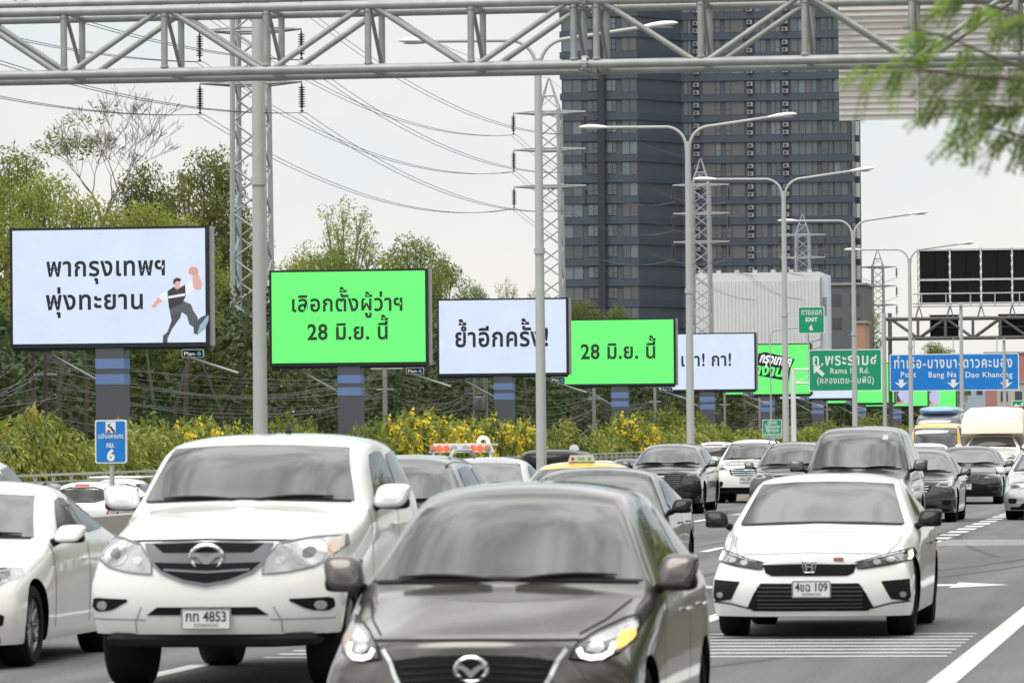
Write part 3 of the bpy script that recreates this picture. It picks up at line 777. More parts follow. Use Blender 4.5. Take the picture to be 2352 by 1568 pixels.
c = lc(2337, 934); MB().prism([(c[0] + x * k, c[2] + z * k) for x, z in ((-9, 2), (-2, 8), (-2, 4), (6, 4), (6, -9), (2, -9), (2, 0), (-2, 0), (-2, -4))], -.014, -.006).build('arrow', SIGNW, t)
letters('กท.', 14 * k / .56, lc(2362, 938), SIGNW, t); MB().tube([(0, .08, -2.4), (0, .08, .4)], .06, 8).build('post', STEELP, t)

# ------------------------------------------------------------------ LED billboards
FRAME = mat('board_frame', (.030, .032, .037), .55, .0, ior=1.3); SIDE = mat('board_side', (.34, .34, .34), .5, .2); COLM = mat('board_column', (.085, .092, .105), .6, 0, .1, .6)
BANDB = mat('board_band', (.14, .23, .46), .6, 0, .08); INK = mat('board_ink', (.018, .019, .024), .7)
E_W = srgb(213, 226, 250); E_G = srgb(101, 255, 117)
SCRW = mat('screen_white', (.05, .05, .05), .6, 0, 0, emit=E_W, es=.75); SCRG = mat('screen_green', (.04, .05, .04), .6, 0, 0, emit=E_G, es=.75)
for m_ in (SCRW, SCRG):                  # faint unevenness of the LED modules
    t_ = m_.node_tree; p_ = t_.nodes['Principled BSDF']; tc_ = t_.nodes.new('ShaderNodeTexCoord'); acc = None
    for sc_, lo, hi in (((.9, 1, .9), .95, 1.03), ((2, 1, 26), .965, 1.02)):
        mp_ = t_.nodes.new('ShaderNodeMapping'); mp_.inputs['Scale'].default_value = sc_; n_ = t_.nodes.new('ShaderNodeTexNoise'); n_.inputs['Scale'].default_value = 1.0
        t_.links.new(tc_.outputs['Object'], mp_.inputs[0]); t_.links.new(mp_.outputs[0], n_.inputs['Vector'])
        r_ = t_.nodes.new('ShaderNodeMapRange'); r_.inputs['From Min'].default_value = .3; r_.inputs['From Max'].default_value = .7; r_.inputs['To Min'].default_value = lo; r_.inputs['To Max'].default_value = hi
        t_.links.new(n_.outputs[0], r_.inputs['Value'])
        m2_ = t_.nodes.new('ShaderNodeMath'); m2_.operation = 'MULTIPLY'; t_.links.new(r_.outputs[0], m2_.inputs[0])
        if acc is None: m2_.inputs[1].default_value = .75
        else: t_.links.new(acc, m2_.inputs[1])
        acc = m2_.outputs[0]
    t_.links.new(acc, p_.inputs['Emission Strength'])
INKG = mat('board_ink_green', (.02, .06, .025), .7)
bd = [  # px0, px1, py0, py1, Y, screen, words
    (12, 489, 518, 801, 183.5, SCRW, 'white lit billboard with two lines of black writing and a striding figure', 'w2'),
    (613, 988, 617, 842, 230, SCRG, 'bright green lit billboard with two lines of dark writing', 'g2'),
    (1001, 1308, 684, 864, 287.5, SCRW, 'white lit billboard with one line of black writing, crossed by a lamp pole', 'w1'),
    (1290, 1553, 731, 887, 332, SCRG, 'bright green lit billboard with one line of dark writing', 'g1'),
    (1509, 1737, 764, 899, 386, SCRW, 'white lit billboard partly behind a lamp pole, with short black writing', 'w1b'),
    (1660, 1864, 789, 909, 432, SCRG, 'green lit billboard with a slanted black and green emblem', 'logo'),
    (1788, 1966, 813, 918, 492, SCRW, 'white lit billboard seen under the large green road sign', ''),
    (1895, 2056, 833, 928, 545, SCRG, 'plain green lit billboard below and left of the blue sign', ''),
    (1985, 2132, 848, 935, 602, SCRG, 'dark and green lit billboard with a pale sleeve below the blue sign', 'p1'),
    (2060, 2197, 858, 938, 650, SCRG, 'dark and green lit billboard farthest away below the blue sign', 'p2')]
for (a, b, c_, d_, Y, scr, lab, kind) in bd:
    k = Y / FPX; A = atY((a + b) / 2, (c_ + d_) / 2, Y); wd = (b - a) * k; hh = (d_ - c_) * k; zc = A.z + .9
    t = thing('lit_billboard', lab, 'billboard', (A.x, Y, -.9), group='lit billboards in a row beyond the far carriageway')
    bw = .115
    f = MB()
    f.box((0, .17, zc), (wd, .42, hh)); f.build('frame', FRAME, t)
    MB().box((wd / 2 + .06, .36, zc), (.1, .5, hh * .985)).build('side_cabinet', SIDE, t)
    MB().box((0, .2, zc - hh / 2 - .05), (wd * .98, .36, .1)).build('bottom_tray', FRAME, t)
    MB().box((0, -.05, zc + .03), (wd - 2 * bw, .02, hh - 2 * bw - .03)).build('screen', scr, t)
    zb0 = zc - hh / 2
    s = wd / 7.6
    cl = MB().box((0, .5, zb0 / 2), (1.08, 1.0, zb0)); cl.build('column', COLM, t)
    for z0, z1 in ((.42, .80), (1.0, 1.38)): MB().box((0, .5, zb0 - (z0 + z1) / 2), (1.10, 1.02, z1 - z0)).build('colour_band', BANDB, t)
    MB().box((.35, -.06, zb0 - 3.1), (.34, .12, .5)).build('electrical_box', SIDE, t)
    cat = MB(); cat.bar((-wd * .42, .3, zb0 - .12), (-wd * .3, .3, zb0 - .12), .05, 4); cat.bar((-wd * .33, .3, zb0 - .12), (-.6, .45, zb0 - 1.2), .045, 4)
    cat.bar((wd * .35, .3, zb0 - .3), (wd * .62, .9, zb0 - 1.0), .05, 4); cat.build('strut', STEELP, t)
    npx = wd / 2 - .62
    pb = MB().prism([(npx + x, zb0 - .26 + z) for x, z in rrect(.82, .30, .05)], -.02, .04).build('name_plate', mat('plate_edge', (.55, .6, .65), .4), t)
    MB().prism([(npx + x, zb0 - .26 + z) for x, z in rrect(.78, .26, .04)], -.026, -.0205).build('plate_face', BLACK, pb)
    letters('Plan', .20, (npx - .34, -.030, zb0 - .335), SIGNW, pb, bold=.01, align='L', maxw=.42); letters('-B', .20, (npx + .10, -.030, zb0 - .335), mat('cyan', (.10, .45, .75), .5), pb, bold=.02, align='L', maxw=.22)
    def P(px, py): q = atY(px, py, Y); return (q.x - A.x, -.066, q.z + .9)
    if kind == 'w2':
        letters('พากรุงเทพฯ', 34 * k / .56, P(245, 633), INK, t, bold=.024, track=.05, maxw=290 * k); letters('พุ่งทะยาน', 34 * k / .56, P(219, 710), INK, t, bold=.024, track=.05, maxw=238 * k)
        Z = lambda q: [(P(min(x, 1294) / 2.697, 468.9 + y / 2.697)[0], P(x / 2.697, 468.9 + y / 2.697)[2]) for x, y in q]
        def em(n, r_, g_, b_): return mat('figure_' + n, (.03, .03, .03), .6, 0, 0, emit=srgb(r_, g_, b_), es=.74)
        lay = [('trousers', em('grey', 62, 68, 74), [(1050, 640), (1130, 655), (1120, 700), (1070, 770), (1040, 830), (1040, 858), (1010, 858), (1012, 815), (1040, 790), (1065, 720)]),
               ('trousers', em('grey2', 78, 84, 90), [(1050, 640), (1140, 600), (1185, 620), (1200, 660), (1230, 705), (1200, 760), (1175, 745), (1160, 690), (1130, 670), (1060, 695)]),
               ('shoe', em('shoe', 60, 72, 78), [(1200, 735), (1255, 695), (1300, 680), (1303, 715), (1275, 765), (1225, 808), (1203, 800)]),
               ('sole', em('sole', 150, 178, 188), [(1226, 800), (1240, 750), (1285, 694), (1302, 690), (1300, 720), (1270, 775), (1230, 806)]),
               ('sleeve', em('sleeve', 236, 240, 250), [(1042, 532), (1000, 555), (985, 580), (1005, 602), (1044, 592)]),
               ('arm', em('skin', 226, 172, 160), [(985, 575), (955, 615), (942, 628), (945, 642), (965, 640), (985, 615), (1012, 600)]),
               ('sleeve', em('sleeve', 236, 240, 250), [(1148, 497), (1195, 478), (1207, 530), (1175, 555), (1150, 565)]),
               ('arm', em('skin', 226, 172, 160), [(1195, 465), (1198, 436), (1232, 436), (1255, 490), (1248, 525), (1225, 533), (1200, 520)]),
               ('fist', em('skin2', 214, 158, 146), [(1172, 405), (1190, 385), (1215, 390), (1230, 405), (1228, 437), (1195, 441), (1172, 430)]),
               ('vest', em('vest', 38, 38, 44), [(1040, 540), (1078, 512), (1110, 522), (1150, 498), (1153, 570), (1132, 612), (1050, 647), (1045, 600)]),
               ('stripe', em('sleeve', 236, 240, 250), [(1045, 570), (1149, 552), (1149, 568), (1046, 584)]),
               ('face', em('skin', 226, 172, 160), [(1080, 485), (1090, 468), (1117, 470), (1119, 505), (1106, 530), (1088, 522)]),
               ('hair', em('vest', 38, 38, 44), [(1075, 495), (1079, 465), (1100, 455), (1123, 462), (1120, 480), (1097, 477), (1086, 492)])]
        fg = MB(); mats_ = []
        for i, (n_, m_, q) in enumerate(lay):
            if m_ not in mats_: mats_.append(m_)
            fg.cur = mats_.index(m_); fg.prism(Z(q), -.066 - .003 * i, -.062)
        fg.build('figure', mats_, t)
    if kind == 'g2':
        letters('เลือกตั้งผู้ว่าฯ', 29 * k / .56, P(798, 714), INKG, t, bold=.024, track=.04, maxw=269 * k); letters('28 มิ.ย. นี้', 29 * k / .56, P(800, 779), INKG, t, bold=.026, track=.03, maxw=194 * k)
    if kind == 'w1': letters('ย้ำอีกครั้ง!', 33 * k / .56, P(1153, 795), INK, t, bold=.024, track=.04, maxw=223 * k)
    if kind == 'g1': letters('28 มิ.ย. นี้', 27 * k / .56, P(1421, 823), INKG, t, bold=.026, track=.03, maxw=177 * k)
    if kind == 'w1b': letters('เข้า! กา!', 23 * k / .56, P(1622, 840), INK, t, bold=.024, track=.04, maxw=120 * k)
    if kind == 'logo':
        Q = lambda q: [(P(x, y)[0], P(x, y)[2]) for x, y in q]
        MB().prism(Q([(1742, 812), (1758, 808), (1826, 824), (1816, 846), (1812, 876), (1798, 873), (1740, 862), (1690, 858), (1695, 836), (1738, 838)]), -.066, -.06).build('emblem', INK, t)
        p = P(1780, 836); letters('กรุงเทพฯ', 17 * k / .56, (p[0], -.072, p[2]), mat('logo_white', (.05, .05, .05), .6, 0, 0, emit=(.8, .85, .85), es=1), t, bold=.03, maxw=74 * k, rot=R(-9), shear=.15)
        p = P(1760, 861); letters('ทำงาน!', 19 * k / .56, (p[0], -.072, p[2]), SCRG, t, bold=.035, maxw=96 * k, rot=R(-6), shear=.2)
    if kind in ('p1', 'p2'):
        o_ = -.064
        MB().box((-wd * .12, o_, zc + .05), (wd * .62, .006, hh * .86)).build('picture', mat('picture_dark', (.03, .03, .03), .6, 0, 0, emit=(.03, .035, .035), es=1), t)
        MB().prism([(wd * x, zc + hh * z) for x, z in ((.02, -.15), (.10, -.42), (.2, -.40), (.22, -.05), (.12, .1))], -.075, -.068).build('picture', mat('picture_shirt', (.05, .05, .05), .6, 0, 0, emit=srgb(190, 190, 225), es=.74), t)
        MB().prism([(wd * x, zc + hh * z) for x, z in ((-.15, -.42), (.06, -.36), (.12, -.26), (.1, -.42))], -.078, -.07).build('picture', mat('picture_skin', (.05, .05, .05), .6, 0, 0, emit=srgb(205, 150, 140), es=.74), t)
# ------------------------------------------------------------------ vegetation
BARK = mat('bark', (.085, .07, .055), .9, 0, .35, 2); BARKL = mat('bark_pale', (.20, .18, .155), .9, 0, .3, 2)
def unit(a): return a / np.maximum(np.linalg.norm(a, axis=1, keepdims=True), 1e-6)
def leaf_mesh(name, C, Ud, a, b, m, rs, parent=None, core=None):
    """diamond leaves: centres C, long axis Ud, half length a, half width b"""
    n = len(C); Ud = unit(Ud); W = unit(np.cross(Ud, rs.normal(size=(n, 3))))
    a = np.asarray(a).reshape(-1, 1) * np.ones((n, 1)); b = np.asarray(b).reshape(-1, 1) * np.ones((n, 1))
    Nn = np.cross(Ud, W) * b * .5
    P = np.stack([C - Ud * a, C + W * b + Nn, C + Ud * a, C - W * b + Nn], 1).reshape(-1, 3)
    me = bpy.data.meshes.new(name); me.vertices.add(4 * n); me.vertices.foreach_set('co', P.astype(np.float32).ravel())
    me.loops.add(4 * n); me.loops.foreach_set('vertex_index', np.arange(4 * n, dtype=np.int32))
    me.polygons.add(n); me.polygons.foreach_set('loop_start', np.arange(0, 4 * n, 4, dtype=np.int32)); me.polygons.foreach_set('loop_total', np.full(n, 4, dtype=np.int32))
    me.materials.append(m); me.update(calc_edges=True); me.validate()
    o = bpy.data.objects.new(name, me); COL.objects.link(o)
    if parent and name != 'crown': o['kind'] = 'stuff'
    if parent: o.parent = parent
    return o
G_LIGHT = leafmat('leaf_light', [(.13, .16, .03), (.24, .29, .045), (.35, .40, .07), (.46, .47, .11)], .5, pscale=.35)
G_MID = leafmat('leaf_mid', [(.085, .115, .022), (.16, .21, .038), (.25, .31, .055), (.35, .38, .085)], .5, pscale=.4)
G_RED = leafmat('leaf_reddish', [(.06, .08, .018), (.11, .145, .03), (.155, .195, .04), (.22, .22, .055), (.30, .19, .07)], .44, pscale=.3)
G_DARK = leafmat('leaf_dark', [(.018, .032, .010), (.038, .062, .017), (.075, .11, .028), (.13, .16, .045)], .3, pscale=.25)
G_HEDGE = leafmat('leaf_hedge', [(.06, .08, .016), (.16, .20, .03), (.33, .36, .06), (.48, .48, .12)], .3, pscale=.6)
G_YEL = leafmat('petal_yellow', [(.66, .46, .02), (.80, .62, .04), (.74, .54, .06)], .25, pscale=2)
G_OR = leafmat('petal_orange', [(.65, .16, .03), (.70, .24, .04)], .25, pscale=2)

def skeleton(seed, H, levels, trunk_h, r0, spread=.6, kids=(2, 3), up=.35, shrink=.74, rmin=0.0):
    rs = random.Random(seed); mb = MB(); ends = []
    def rec(p, d, ln, r, lv):
        n = 3 if lv > 1 else 2; path = [p]; rr = [r]; q = p
        for i in range(n):
            d = (d + V((rs.uniform(-.18, .18), rs.uniform(-.18, .18), rs.uniform(-.05, .14)))).normalized()
            q = q + d * ln / n; path.append(q); rr.append(max(rmin, r * (1 - .38 * (i + 1) / n)))
            if lv <= 2: ends.append((q, d, lv))
        mb.tube(path, rr, 7 if lv > levels - 2 else (5 if lv > 2 else 3), cap=False)
        if lv == 0: return
        k = rs.randint(*kids); a0 = rs.uniform(0, 2 * pi)
        for i in range(k):
            a = a0 + 2 * pi * i / k + rs.uniform(-.4, .4)
            s = spread * rs.uniform(.7, 1.25)
            nd = (d * cos(s) + (V((cos(a), sin(a), 0))) * sin(s) + V((0, 0, up * s))).normalized()
            rec(q, nd, ln * shrink * rs.uniform(.8, 1.15), rr[-1] * .78, lv - 1)
    rec(V((0, 0, 0)), V((0, 0, 1)), trunk_h, r0, levels)
    return mb, ends
def tree_proto(name, seed, m, bark, nb=34, per=330, leaf=.085, R0=2.4, zc=6.1, rz=3.7, rb=(.55, 1.0), trunk_top=4.2, fill=1.0, droop=-.35):
    """about 10 m tall, the crown made of many leaf clumps; meshes are shared by every copy"""
    r_ = random.Random(seed); rs = np.random.RandomState(seed); mb = MB(); C = []; Dn = []
    lean = r_.uniform(-.3, .3); tp = V((lean, r_.uniform(-.2, .2), trunk_top))
    mb.tube([(0, 0, 0), (lean * .2, 0, trunk_top * .5), tp, tp + V((.1, .1, 2.2))], [.24, .19, .14, .06], 8)
    for i in range(nb):
        t = (i + .5) / nb; zz = 1 - 1.75 * t; ph = i * 2.39996 + r_.uniform(-.4, .4); q = sqrt(max(0, 1 - abs(zz) ** 2.4)) 
        rad = r_.uniform(.55, 1.0); b = r_.uniform(*rb)
        c = V((cos(ph) * q * R0 * rad, sin(ph) * q * R0 * rad, zc + zz * rz * r_.uniform(.78, .95)))
        if c.z < 2.2: continue
        st = V((tp.x * min(1, c.z / 5), tp.y, max(1.8, min(c.z - 1.2, trunk_top + 1.2)))); mid = st.lerp(c, .55) + V((0, 0, -.25))
        mb.tube([st, mid, c], [.075, .05, .02], 5, cap=False)
        for _ in range(3):
            e = c + V((r_.uniform(-b, b), r_.uniform(-b, b), r_.uniform(-.3, b * .7))); mb.tube([mid.lerp(c, .6), e], [.025, .010], 3, cap=False)
        k = int(per * (b / .8) ** 2 * fill); d = unit(rs.normal(size=(k, 3))); rr_ = rs.rand(k, 1) ** .4
        p = d * rr_ * b * np.array([1.15, 1.15, .72]); p += .10 * np.sin(p[:, [1, 2, 0]] * 9 + i)
        C.append(p + np.array(c)); Dn.append(d)
    C = np.concatenate(C); Dn = np.concatenate(Dn)
    Ud = rs.normal(size=C.shape) * np.array([1, 1, .5]) + np.array([0, 0, droop]) + Dn * .3
    t = thing(name, '', 'tree')
    mb.build('trunk', bark, t, 60)
    leaf_mesh('crown', C, Ud, leaf * rs.uniform(.7, 1.4, len(C)), leaf * .40, m, rs, t)
    t['r'] = float(np.percentile(np.hypot(C[:, 0], C[:, 1]), 96)); t['h'] = float(np.percentile(C[:, 2], 99.7))
    return t
protos = {'light': tree_proto('leafy_tree', 11, G_LIGHT, BARK, 32, 330, leaf=.095, rb=(.55, .95)),
          'mid': tree_proto('leafy_tree', 23, G_MID, BARK),
          'red': tree_proto('leafy_tree', 37, G_RED, BARK, 40, 360, rb=(.6, 1.05)),
          'airy': tree_proto('airy_tree', 41, G_LIGHT, BARKL, 40, 210, leaf=.075, rb=(.40, .72), R0=2.5)}
trees = [  # px, top py, Y, crown width px, kind, label
    (25, 345, 262, 210, 'mid', 'mid green tree at the far left edge behind the first white board'),
    (-60, 400, 240, 240, 'mid', 'mid green tree cut by the left edge behind the first white board'),
    (95, 405, 232, 190, 'light', 'yellow green feathery tree left of the bare branches'),
    (205, 452, 222, 200, 'light', 'yellow green feathery tree just above the middle of the first white board'),
    (318, 470, 226, 180, 'light', 'light green tree above the right part of the first white board'),
    (330, 385, 275, 170, 'red', 'smaller dark tree with reddish tips right of the bare tree'),
    (470, 350, 296, 225, 'red', 'largest dark tree with a rounded reddish top left of the first pylon'),
    (545, 480, 312, 170, 'red', 'dark tree standing directly behind the first pylon'),
    (420, 500, 240, 170, 'light', 'light green tree at the upper right corner of the first white board'),
    (690, 592, 330, 160, 'light', 'low light green tree above the left part of the first green board'),
    (795, 462, 330, 210, 'airy', 'tall airy tree with yellowish leaves above the first green board'),
    (775, 560, 318, 190, 'mid', 'mid green tree at the foot of the airy yellowish tree'),
    (940, 545, 335, 160, 'mid', 'green tree with a double top above the right end of the first green board'),
    (1015, 585, 345, 130, 'mid', 'green tree sloping down right of the first green board'),
    (1090, 662, 372, 90, 'red', 'small reddish tree just above the second white board'),
    (1165, 645, 400, 90, 'airy', 'small airy tree poking up above the second white board'),
    (1235, 672, 410, 90, 'mid', 'small green tree behind the second lamp pole above the white board'),
    (1345, 690, 480, 120, 'red', 'reddish green tree above the left part of the second green board'),
    (1425, 706, 490, 100, 'red', 'lower reddish green tree before the foot of the dark tower'),
    (1968, 668, 700, 90, 'mid', 'dark green tree right of the dark grey block'),
    (2150, 788, 820, 110, 'mid', 'distant round green tree just above the blue sign')]
used = set()
for (px, py, Y, wd, kd, lab) in trees:
    P = atY(px, py, Y); H = P.z + .9; pr = protos[kd]
    o = pr if kd not in used else clone(pr); used.add(kd)
    k = wd * Y / FPX / 2 / o['r']
    k *= 1.22; o.location = (P.x, Y, -.9); o.scale = (k, k, H / o['h']); o.rotation_euler.z = rnd.uniform(0, 6.28); o['label'] = lab
    if o.children: pass
# the bare tree
mb, ends = skeleton(52, 10, 7, 4.2, .30, .46, (2, 3), .06, .80, .026)
zs = max(e[0].z for e in ends); P = atY(215, 188, 272); H = P.z + .9
xs_ = sorted(abs(e[0].x) for e in ends); kx = (170 * 272 / FPX) / xs_[int(len(xs_) * .95)]
fork = 4.2
def mapz(z): return (z / fork * (H * .66)) if z < fork else H * .66 + (z - fork) / (zs - fork) * H * .34
mb.v = [(x * kx, y * kx, mapz(z)) for x, y, z in mb.v]
bt = thing('bare_tree', 'tall nearly bare tree with fine leafless branches against the sky', 'tree', (P.x, 272, -.9))
mb.build('trunk', BARKL, bt, 60)
rs = np.random.RandomState(5); C = []
for (p, d, lv) in ends:
    if lv == 1 and p.x < .3 and rs.rand() < .18: C.append(np.array([p.x * kx, p.y * kx, mapz(p.z)]) + rs.normal(size=(12, 3)) * np.array([.38, .38, .22]))
C = np.concatenate(C); leaf_mesh('crown', C, rs.normal(size=C.shape) * np.array([1, 1, .4]), .13 * rs.uniform(.7, 1.4, len(C)), .055, G_MID, rs, bt)

# dark thicket under and behind the boards
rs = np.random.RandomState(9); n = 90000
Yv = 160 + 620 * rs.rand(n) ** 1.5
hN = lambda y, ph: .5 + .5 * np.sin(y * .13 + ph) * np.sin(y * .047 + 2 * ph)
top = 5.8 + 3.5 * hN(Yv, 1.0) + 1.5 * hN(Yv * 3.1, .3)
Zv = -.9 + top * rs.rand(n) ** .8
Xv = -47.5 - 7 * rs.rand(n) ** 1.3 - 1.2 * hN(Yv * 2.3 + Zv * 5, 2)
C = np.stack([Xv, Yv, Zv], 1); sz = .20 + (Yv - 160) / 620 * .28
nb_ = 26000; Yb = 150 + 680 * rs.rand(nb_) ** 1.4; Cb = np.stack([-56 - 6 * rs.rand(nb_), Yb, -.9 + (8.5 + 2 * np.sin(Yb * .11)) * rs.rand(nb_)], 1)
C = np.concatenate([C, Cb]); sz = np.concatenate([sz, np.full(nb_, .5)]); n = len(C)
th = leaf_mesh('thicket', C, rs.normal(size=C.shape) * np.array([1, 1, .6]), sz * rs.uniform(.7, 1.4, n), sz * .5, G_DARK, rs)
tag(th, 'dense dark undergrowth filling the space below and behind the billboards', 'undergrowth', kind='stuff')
tr = MB()
for i in range(90):
    y = 165 + 500 * rs.rand() ** 1.3; x = -46.8 - 3 * rs.rand(); h = 4 + 5 * rs.rand(); r = .06 + .12 * rs.rand()
    tr.tube([(x, y, -.9), (x + rs.normal() * .3, y + rs.normal() * .3, h * .5), (x + rs.normal() * .6, y + rs.normal() * .6, h)], [r, r * .8, r * .5], 5)
tag(tr.build('thicket_trunks', BARK), 'thin dark trunks standing in the undergrowth below the billboards', 'tree trunks', kind='stuff')

# weeping hedge behind the far fence
rs = np.random.RandomState(12)
mnd = lambda y: .45 + .3 * np.sin(y * .52) + .25 * np.abs(np.sin(y * .71 + 1)) + .2 * np.sin(y * 1.7)
htop = lambda y: 1.75 + .75 * mnd(y) - .25 * np.exp(-((y - 178) / 18) ** 2)
C = []; U = []; Sz = []
for i in range(760):                         # rounded weeping clumps
    y = 112 + 420 * rs.rand() ** 1.45; far_ = (y - 112) / 420; r = (.42 + .32 * rs.rand()) * (1 + far_)
    z = LOW + .5 + (htop(y) - r * .8 - LOW - .5) * rs.rand() ** .55; x = -33.2 + .55 * rs.rand() - .25 * max(0, z)
    k = 135; d = unit(rs.normal(size=(k, 3))); d[:, 0] = np.abs(d[:, 0]) * rs.choice([1, 1, 1, -1], k)
    p = d * (rs.rand(k, 1) ** .35) * r * np.array([1, 1.15, 1.0]); p[:, 2] -= .25 * r * (np.hypot(p[:, 0], p[:, 1]) / r) ** 2
    C.append(p + np.array([x, y, z])); U.append(d * .55 + np.array([0, 0, -.9]) + rs.normal(size=(k, 3)) * .4); Sz.append(np.full(k, .10 + far_ * .15))
C = np.concatenate(C); U = np.concatenate(U); Sz = np.concatenate(Sz)
hd = leaf_mesh('hedge', C, U, Sz * rs.uniform(.7, 1.4, len(C)), Sz * .32, G_HEDGE, rs)
tag(hd, 'long weeping green hedge behind the far railing', 'hedge', kind='stuff')
cm = MB()  # added sheet inside the hedge: blocks light, dark colour stands for shade between leaves
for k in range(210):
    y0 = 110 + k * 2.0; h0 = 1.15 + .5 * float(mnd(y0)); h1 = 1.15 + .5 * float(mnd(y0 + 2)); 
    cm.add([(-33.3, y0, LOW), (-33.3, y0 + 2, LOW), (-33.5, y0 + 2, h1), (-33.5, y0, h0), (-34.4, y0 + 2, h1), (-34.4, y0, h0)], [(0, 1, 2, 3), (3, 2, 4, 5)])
tag(cm.build('hedge_shade_core', mat('hedge_shade', (.018, .026, .009), .9, 0, .4, 2)), 'added dark sheet inside the long weeping hedge, coloured as its shade', 'hedge', kind='stuff')

# shrubs standing in and behind the hedge
def shrub(seed, m, fl=None, nf=0, leaf=.12, n=900):
    rs = np.random.RandomState(seed); t = thing('shrub', '', 'shrub')
    st = MB()
    for i in range(7): a = rs.rand() * 6.28; st.tube([(0, 0, 0), (.35 * cos(a), .35 * sin(a), .8), (.8 * cos(a), .8 * sin(a), 1.7)], [.04, .03, .015], 4)
    st.build('stem', BARK, t)
    p = unit(rs.normal(size=(n, 3))) * (rs.rand(n, 1) ** .35); p = p * np.array([1.15, 1.15, 1.0]) + np.array([0, 0, 1.15])
    p += .12 * np.sin(p[:, [1, 2, 0]] * 7); p = p[p[:, 2] > .1]
    leaf_mesh('foliage', p, rs.normal(size=p.shape), leaf * rs.uniform(.7, 1.3, len(p)), leaf * .5, m, rs, t)
    if fl:
        q = unit(rs.normal(size=(nf, 3))); q[:, 2] = np.abs(q[:, 2]) * 1.0 - .15; q[:, 0] = np.abs(q[:, 0]) * rs.choice([1, 1, -1], nf)
        q = np.repeat(q * np.array([1.25, 1.25, 1.1]) + np.array([0, 0, 1.15]), 7, 0); q += rs.normal(size=q.shape) * .06
        leaf_mesh('flowers', q, rs.normal(size=q.shape), .058, .048, fl, rs, t)
    return t
sy_ = shrub(3, G_HEDGE, G_YEL, 36); so_ = shrub(4, G_LIGHT, G_OR, 14); sg_ = shrub(5, G_MID)
shr = [(410, 962, 0, .9, sy_, 'yellow flowering shrub at the upper left corner of the pickup roof'), (455, 955, 0, 1.0, sy_, 'yellow flowering shrub left of the dark stub pole above the hedge'), (530, 966, 0, .9, sy_, 'yellow flowering shrub nearest the first lamp pole on its left'),
       (640, 955, 186, 1.2, sg_, 'plain green shrub behind the first lamp pole above the pickup roof'), (700, 965, 192, 1.0, sg_, 'plain green shrub right of the first lamp pole'),
       (905, 950, 206, .9, sy_, 'small yellow flowering shrub right of the first green board column'), (960, 935, 200, 1.35, sy_, 'tall yellow flowering shrub below the small name plate of the first green board'),
       (1010, 955, 198, 1.3, sy_, 'broad yellow flowering shrub in the middle of the hedge'), (1065, 965, 212, 1.1, sy_, 'yellow flowering shrub left of the second white board column'),
       (1120, 950, 226, 1.2, sy_, 'yellow flowering shrub touching the second white board column'), (1195, 960, 240, 1.0, sy_, 'yellow flowering shrub just left of the second lamp pole'),
       (1440, 945, 300, 1.4, sy_, 'yellow flowering shrub under the second green board'), (1530, 935, 330, 1.7, sg_, 'dark feathery shrub under the right end of the second green board'),
       (1600, 950, 350, 1.4, sg_, 'dark feathery shrub just right of the third lamp pole'), (55, 935, 140, 1.1, so_, 'green shrub with a few orange flowers at the far left'),
       (2010, 955, 450, 2.0, sg_, 'rounded green shrub below the plain green board'), (1900, 968, 420, 1.5, sg_, 'low green shrub below the large green road sign'),
       (850, 965, 186, .9, sg_, 'small green shrub right beside the first green board column'), (330, 955, 152, 1.1, sg_, 'green shrub behind the hedge right of the kilometre sign')]
used2 = set()
for (px, py, Y, k, pr, lab) in shr:
    o = pr if pr.name not in used2 else clone(pr); used2.add(pr.name)
    if pr is sy_: Y = 33.0 * FPX / (2870 - px)
    P = atY(px, py - 10, Y); z0 = 0
    o.location = (P.x, Y, max(LOW - .05, min(z0, .3)) if False else LOW - .05); o.scale = (k, k, (P.z - LOW) / 2.25); o.rotation_euler.z = rnd.uniform(-.6, .6) ; o['label'] = lab

# utility poles and their cables
upl = [(px, 517500 / (2870 - px), r) for px, r in ((-330, .14), (105, .10), (885, .15), (1092, .17), (1365, .15), (1505, .13), (1665, .13), (1745, .13), (1900, .13))]
ulab = ['', 'dark steel utility pole below the left part of the first white board', 'grey concrete utility pole right of the first green board column', 'pale double utility pole with a transformer left of the second white board column',
        'pale utility pole left of the second green board column', 'thin utility pole under the right end of the second green board', 'utility pole under the third white board', 'utility pole left of the white cantilever post', 'distant utility pole below the large green road sign']
ups = []
for i, (px, Y, r) in enumerate(upl):
    X = atY(px, 990, Y).x; ups.append(V((X, Y, -.9)))
    if i == 0: continue
    t = thing('utility_pole', ulab[i], 'pole', (X, Y, -.9), group='utility poles behind the hedge')
    m = DKSTEEL if i == 1 else mat('pole_concrete', (.30, .29, .27), .85, 0, .15, 2)
    p = MB().tube([(0, 0, 0), (0, 0, 7.6)], [r, r * .75], 10)
    if i == 3: p.tube([(.62, 0, 0), (.62, 0, 7.6)], [r, r * .75], 10)
    p.build('pole', m, t, 40)
    a = MB(); a.box((.1, 0, 6.3), (1.7, .1, .1)); a.box((0, 0, 5.2), (.9, .08, .08))
    for q in (-.6, -.2, .3, .7): a.lathe([(.0, .0), (.05, .0), (.06, .1), (.02, .16)], (q, 0, 6.36), 'Z', 6)
    a.build('crossarm', STEELP, t)
    if i == 3:
        MB().lathe([(0, 0), (.28, .0), (.32, .05), (.32, .75), (.26, .8), (0, .82)], (.3, -.3, 4.2), 'Z', 12).build('transformer', mat('transformer', (.33, .34, .34), .5), t, 40)
cb = MB(); rr = random.Random(2)
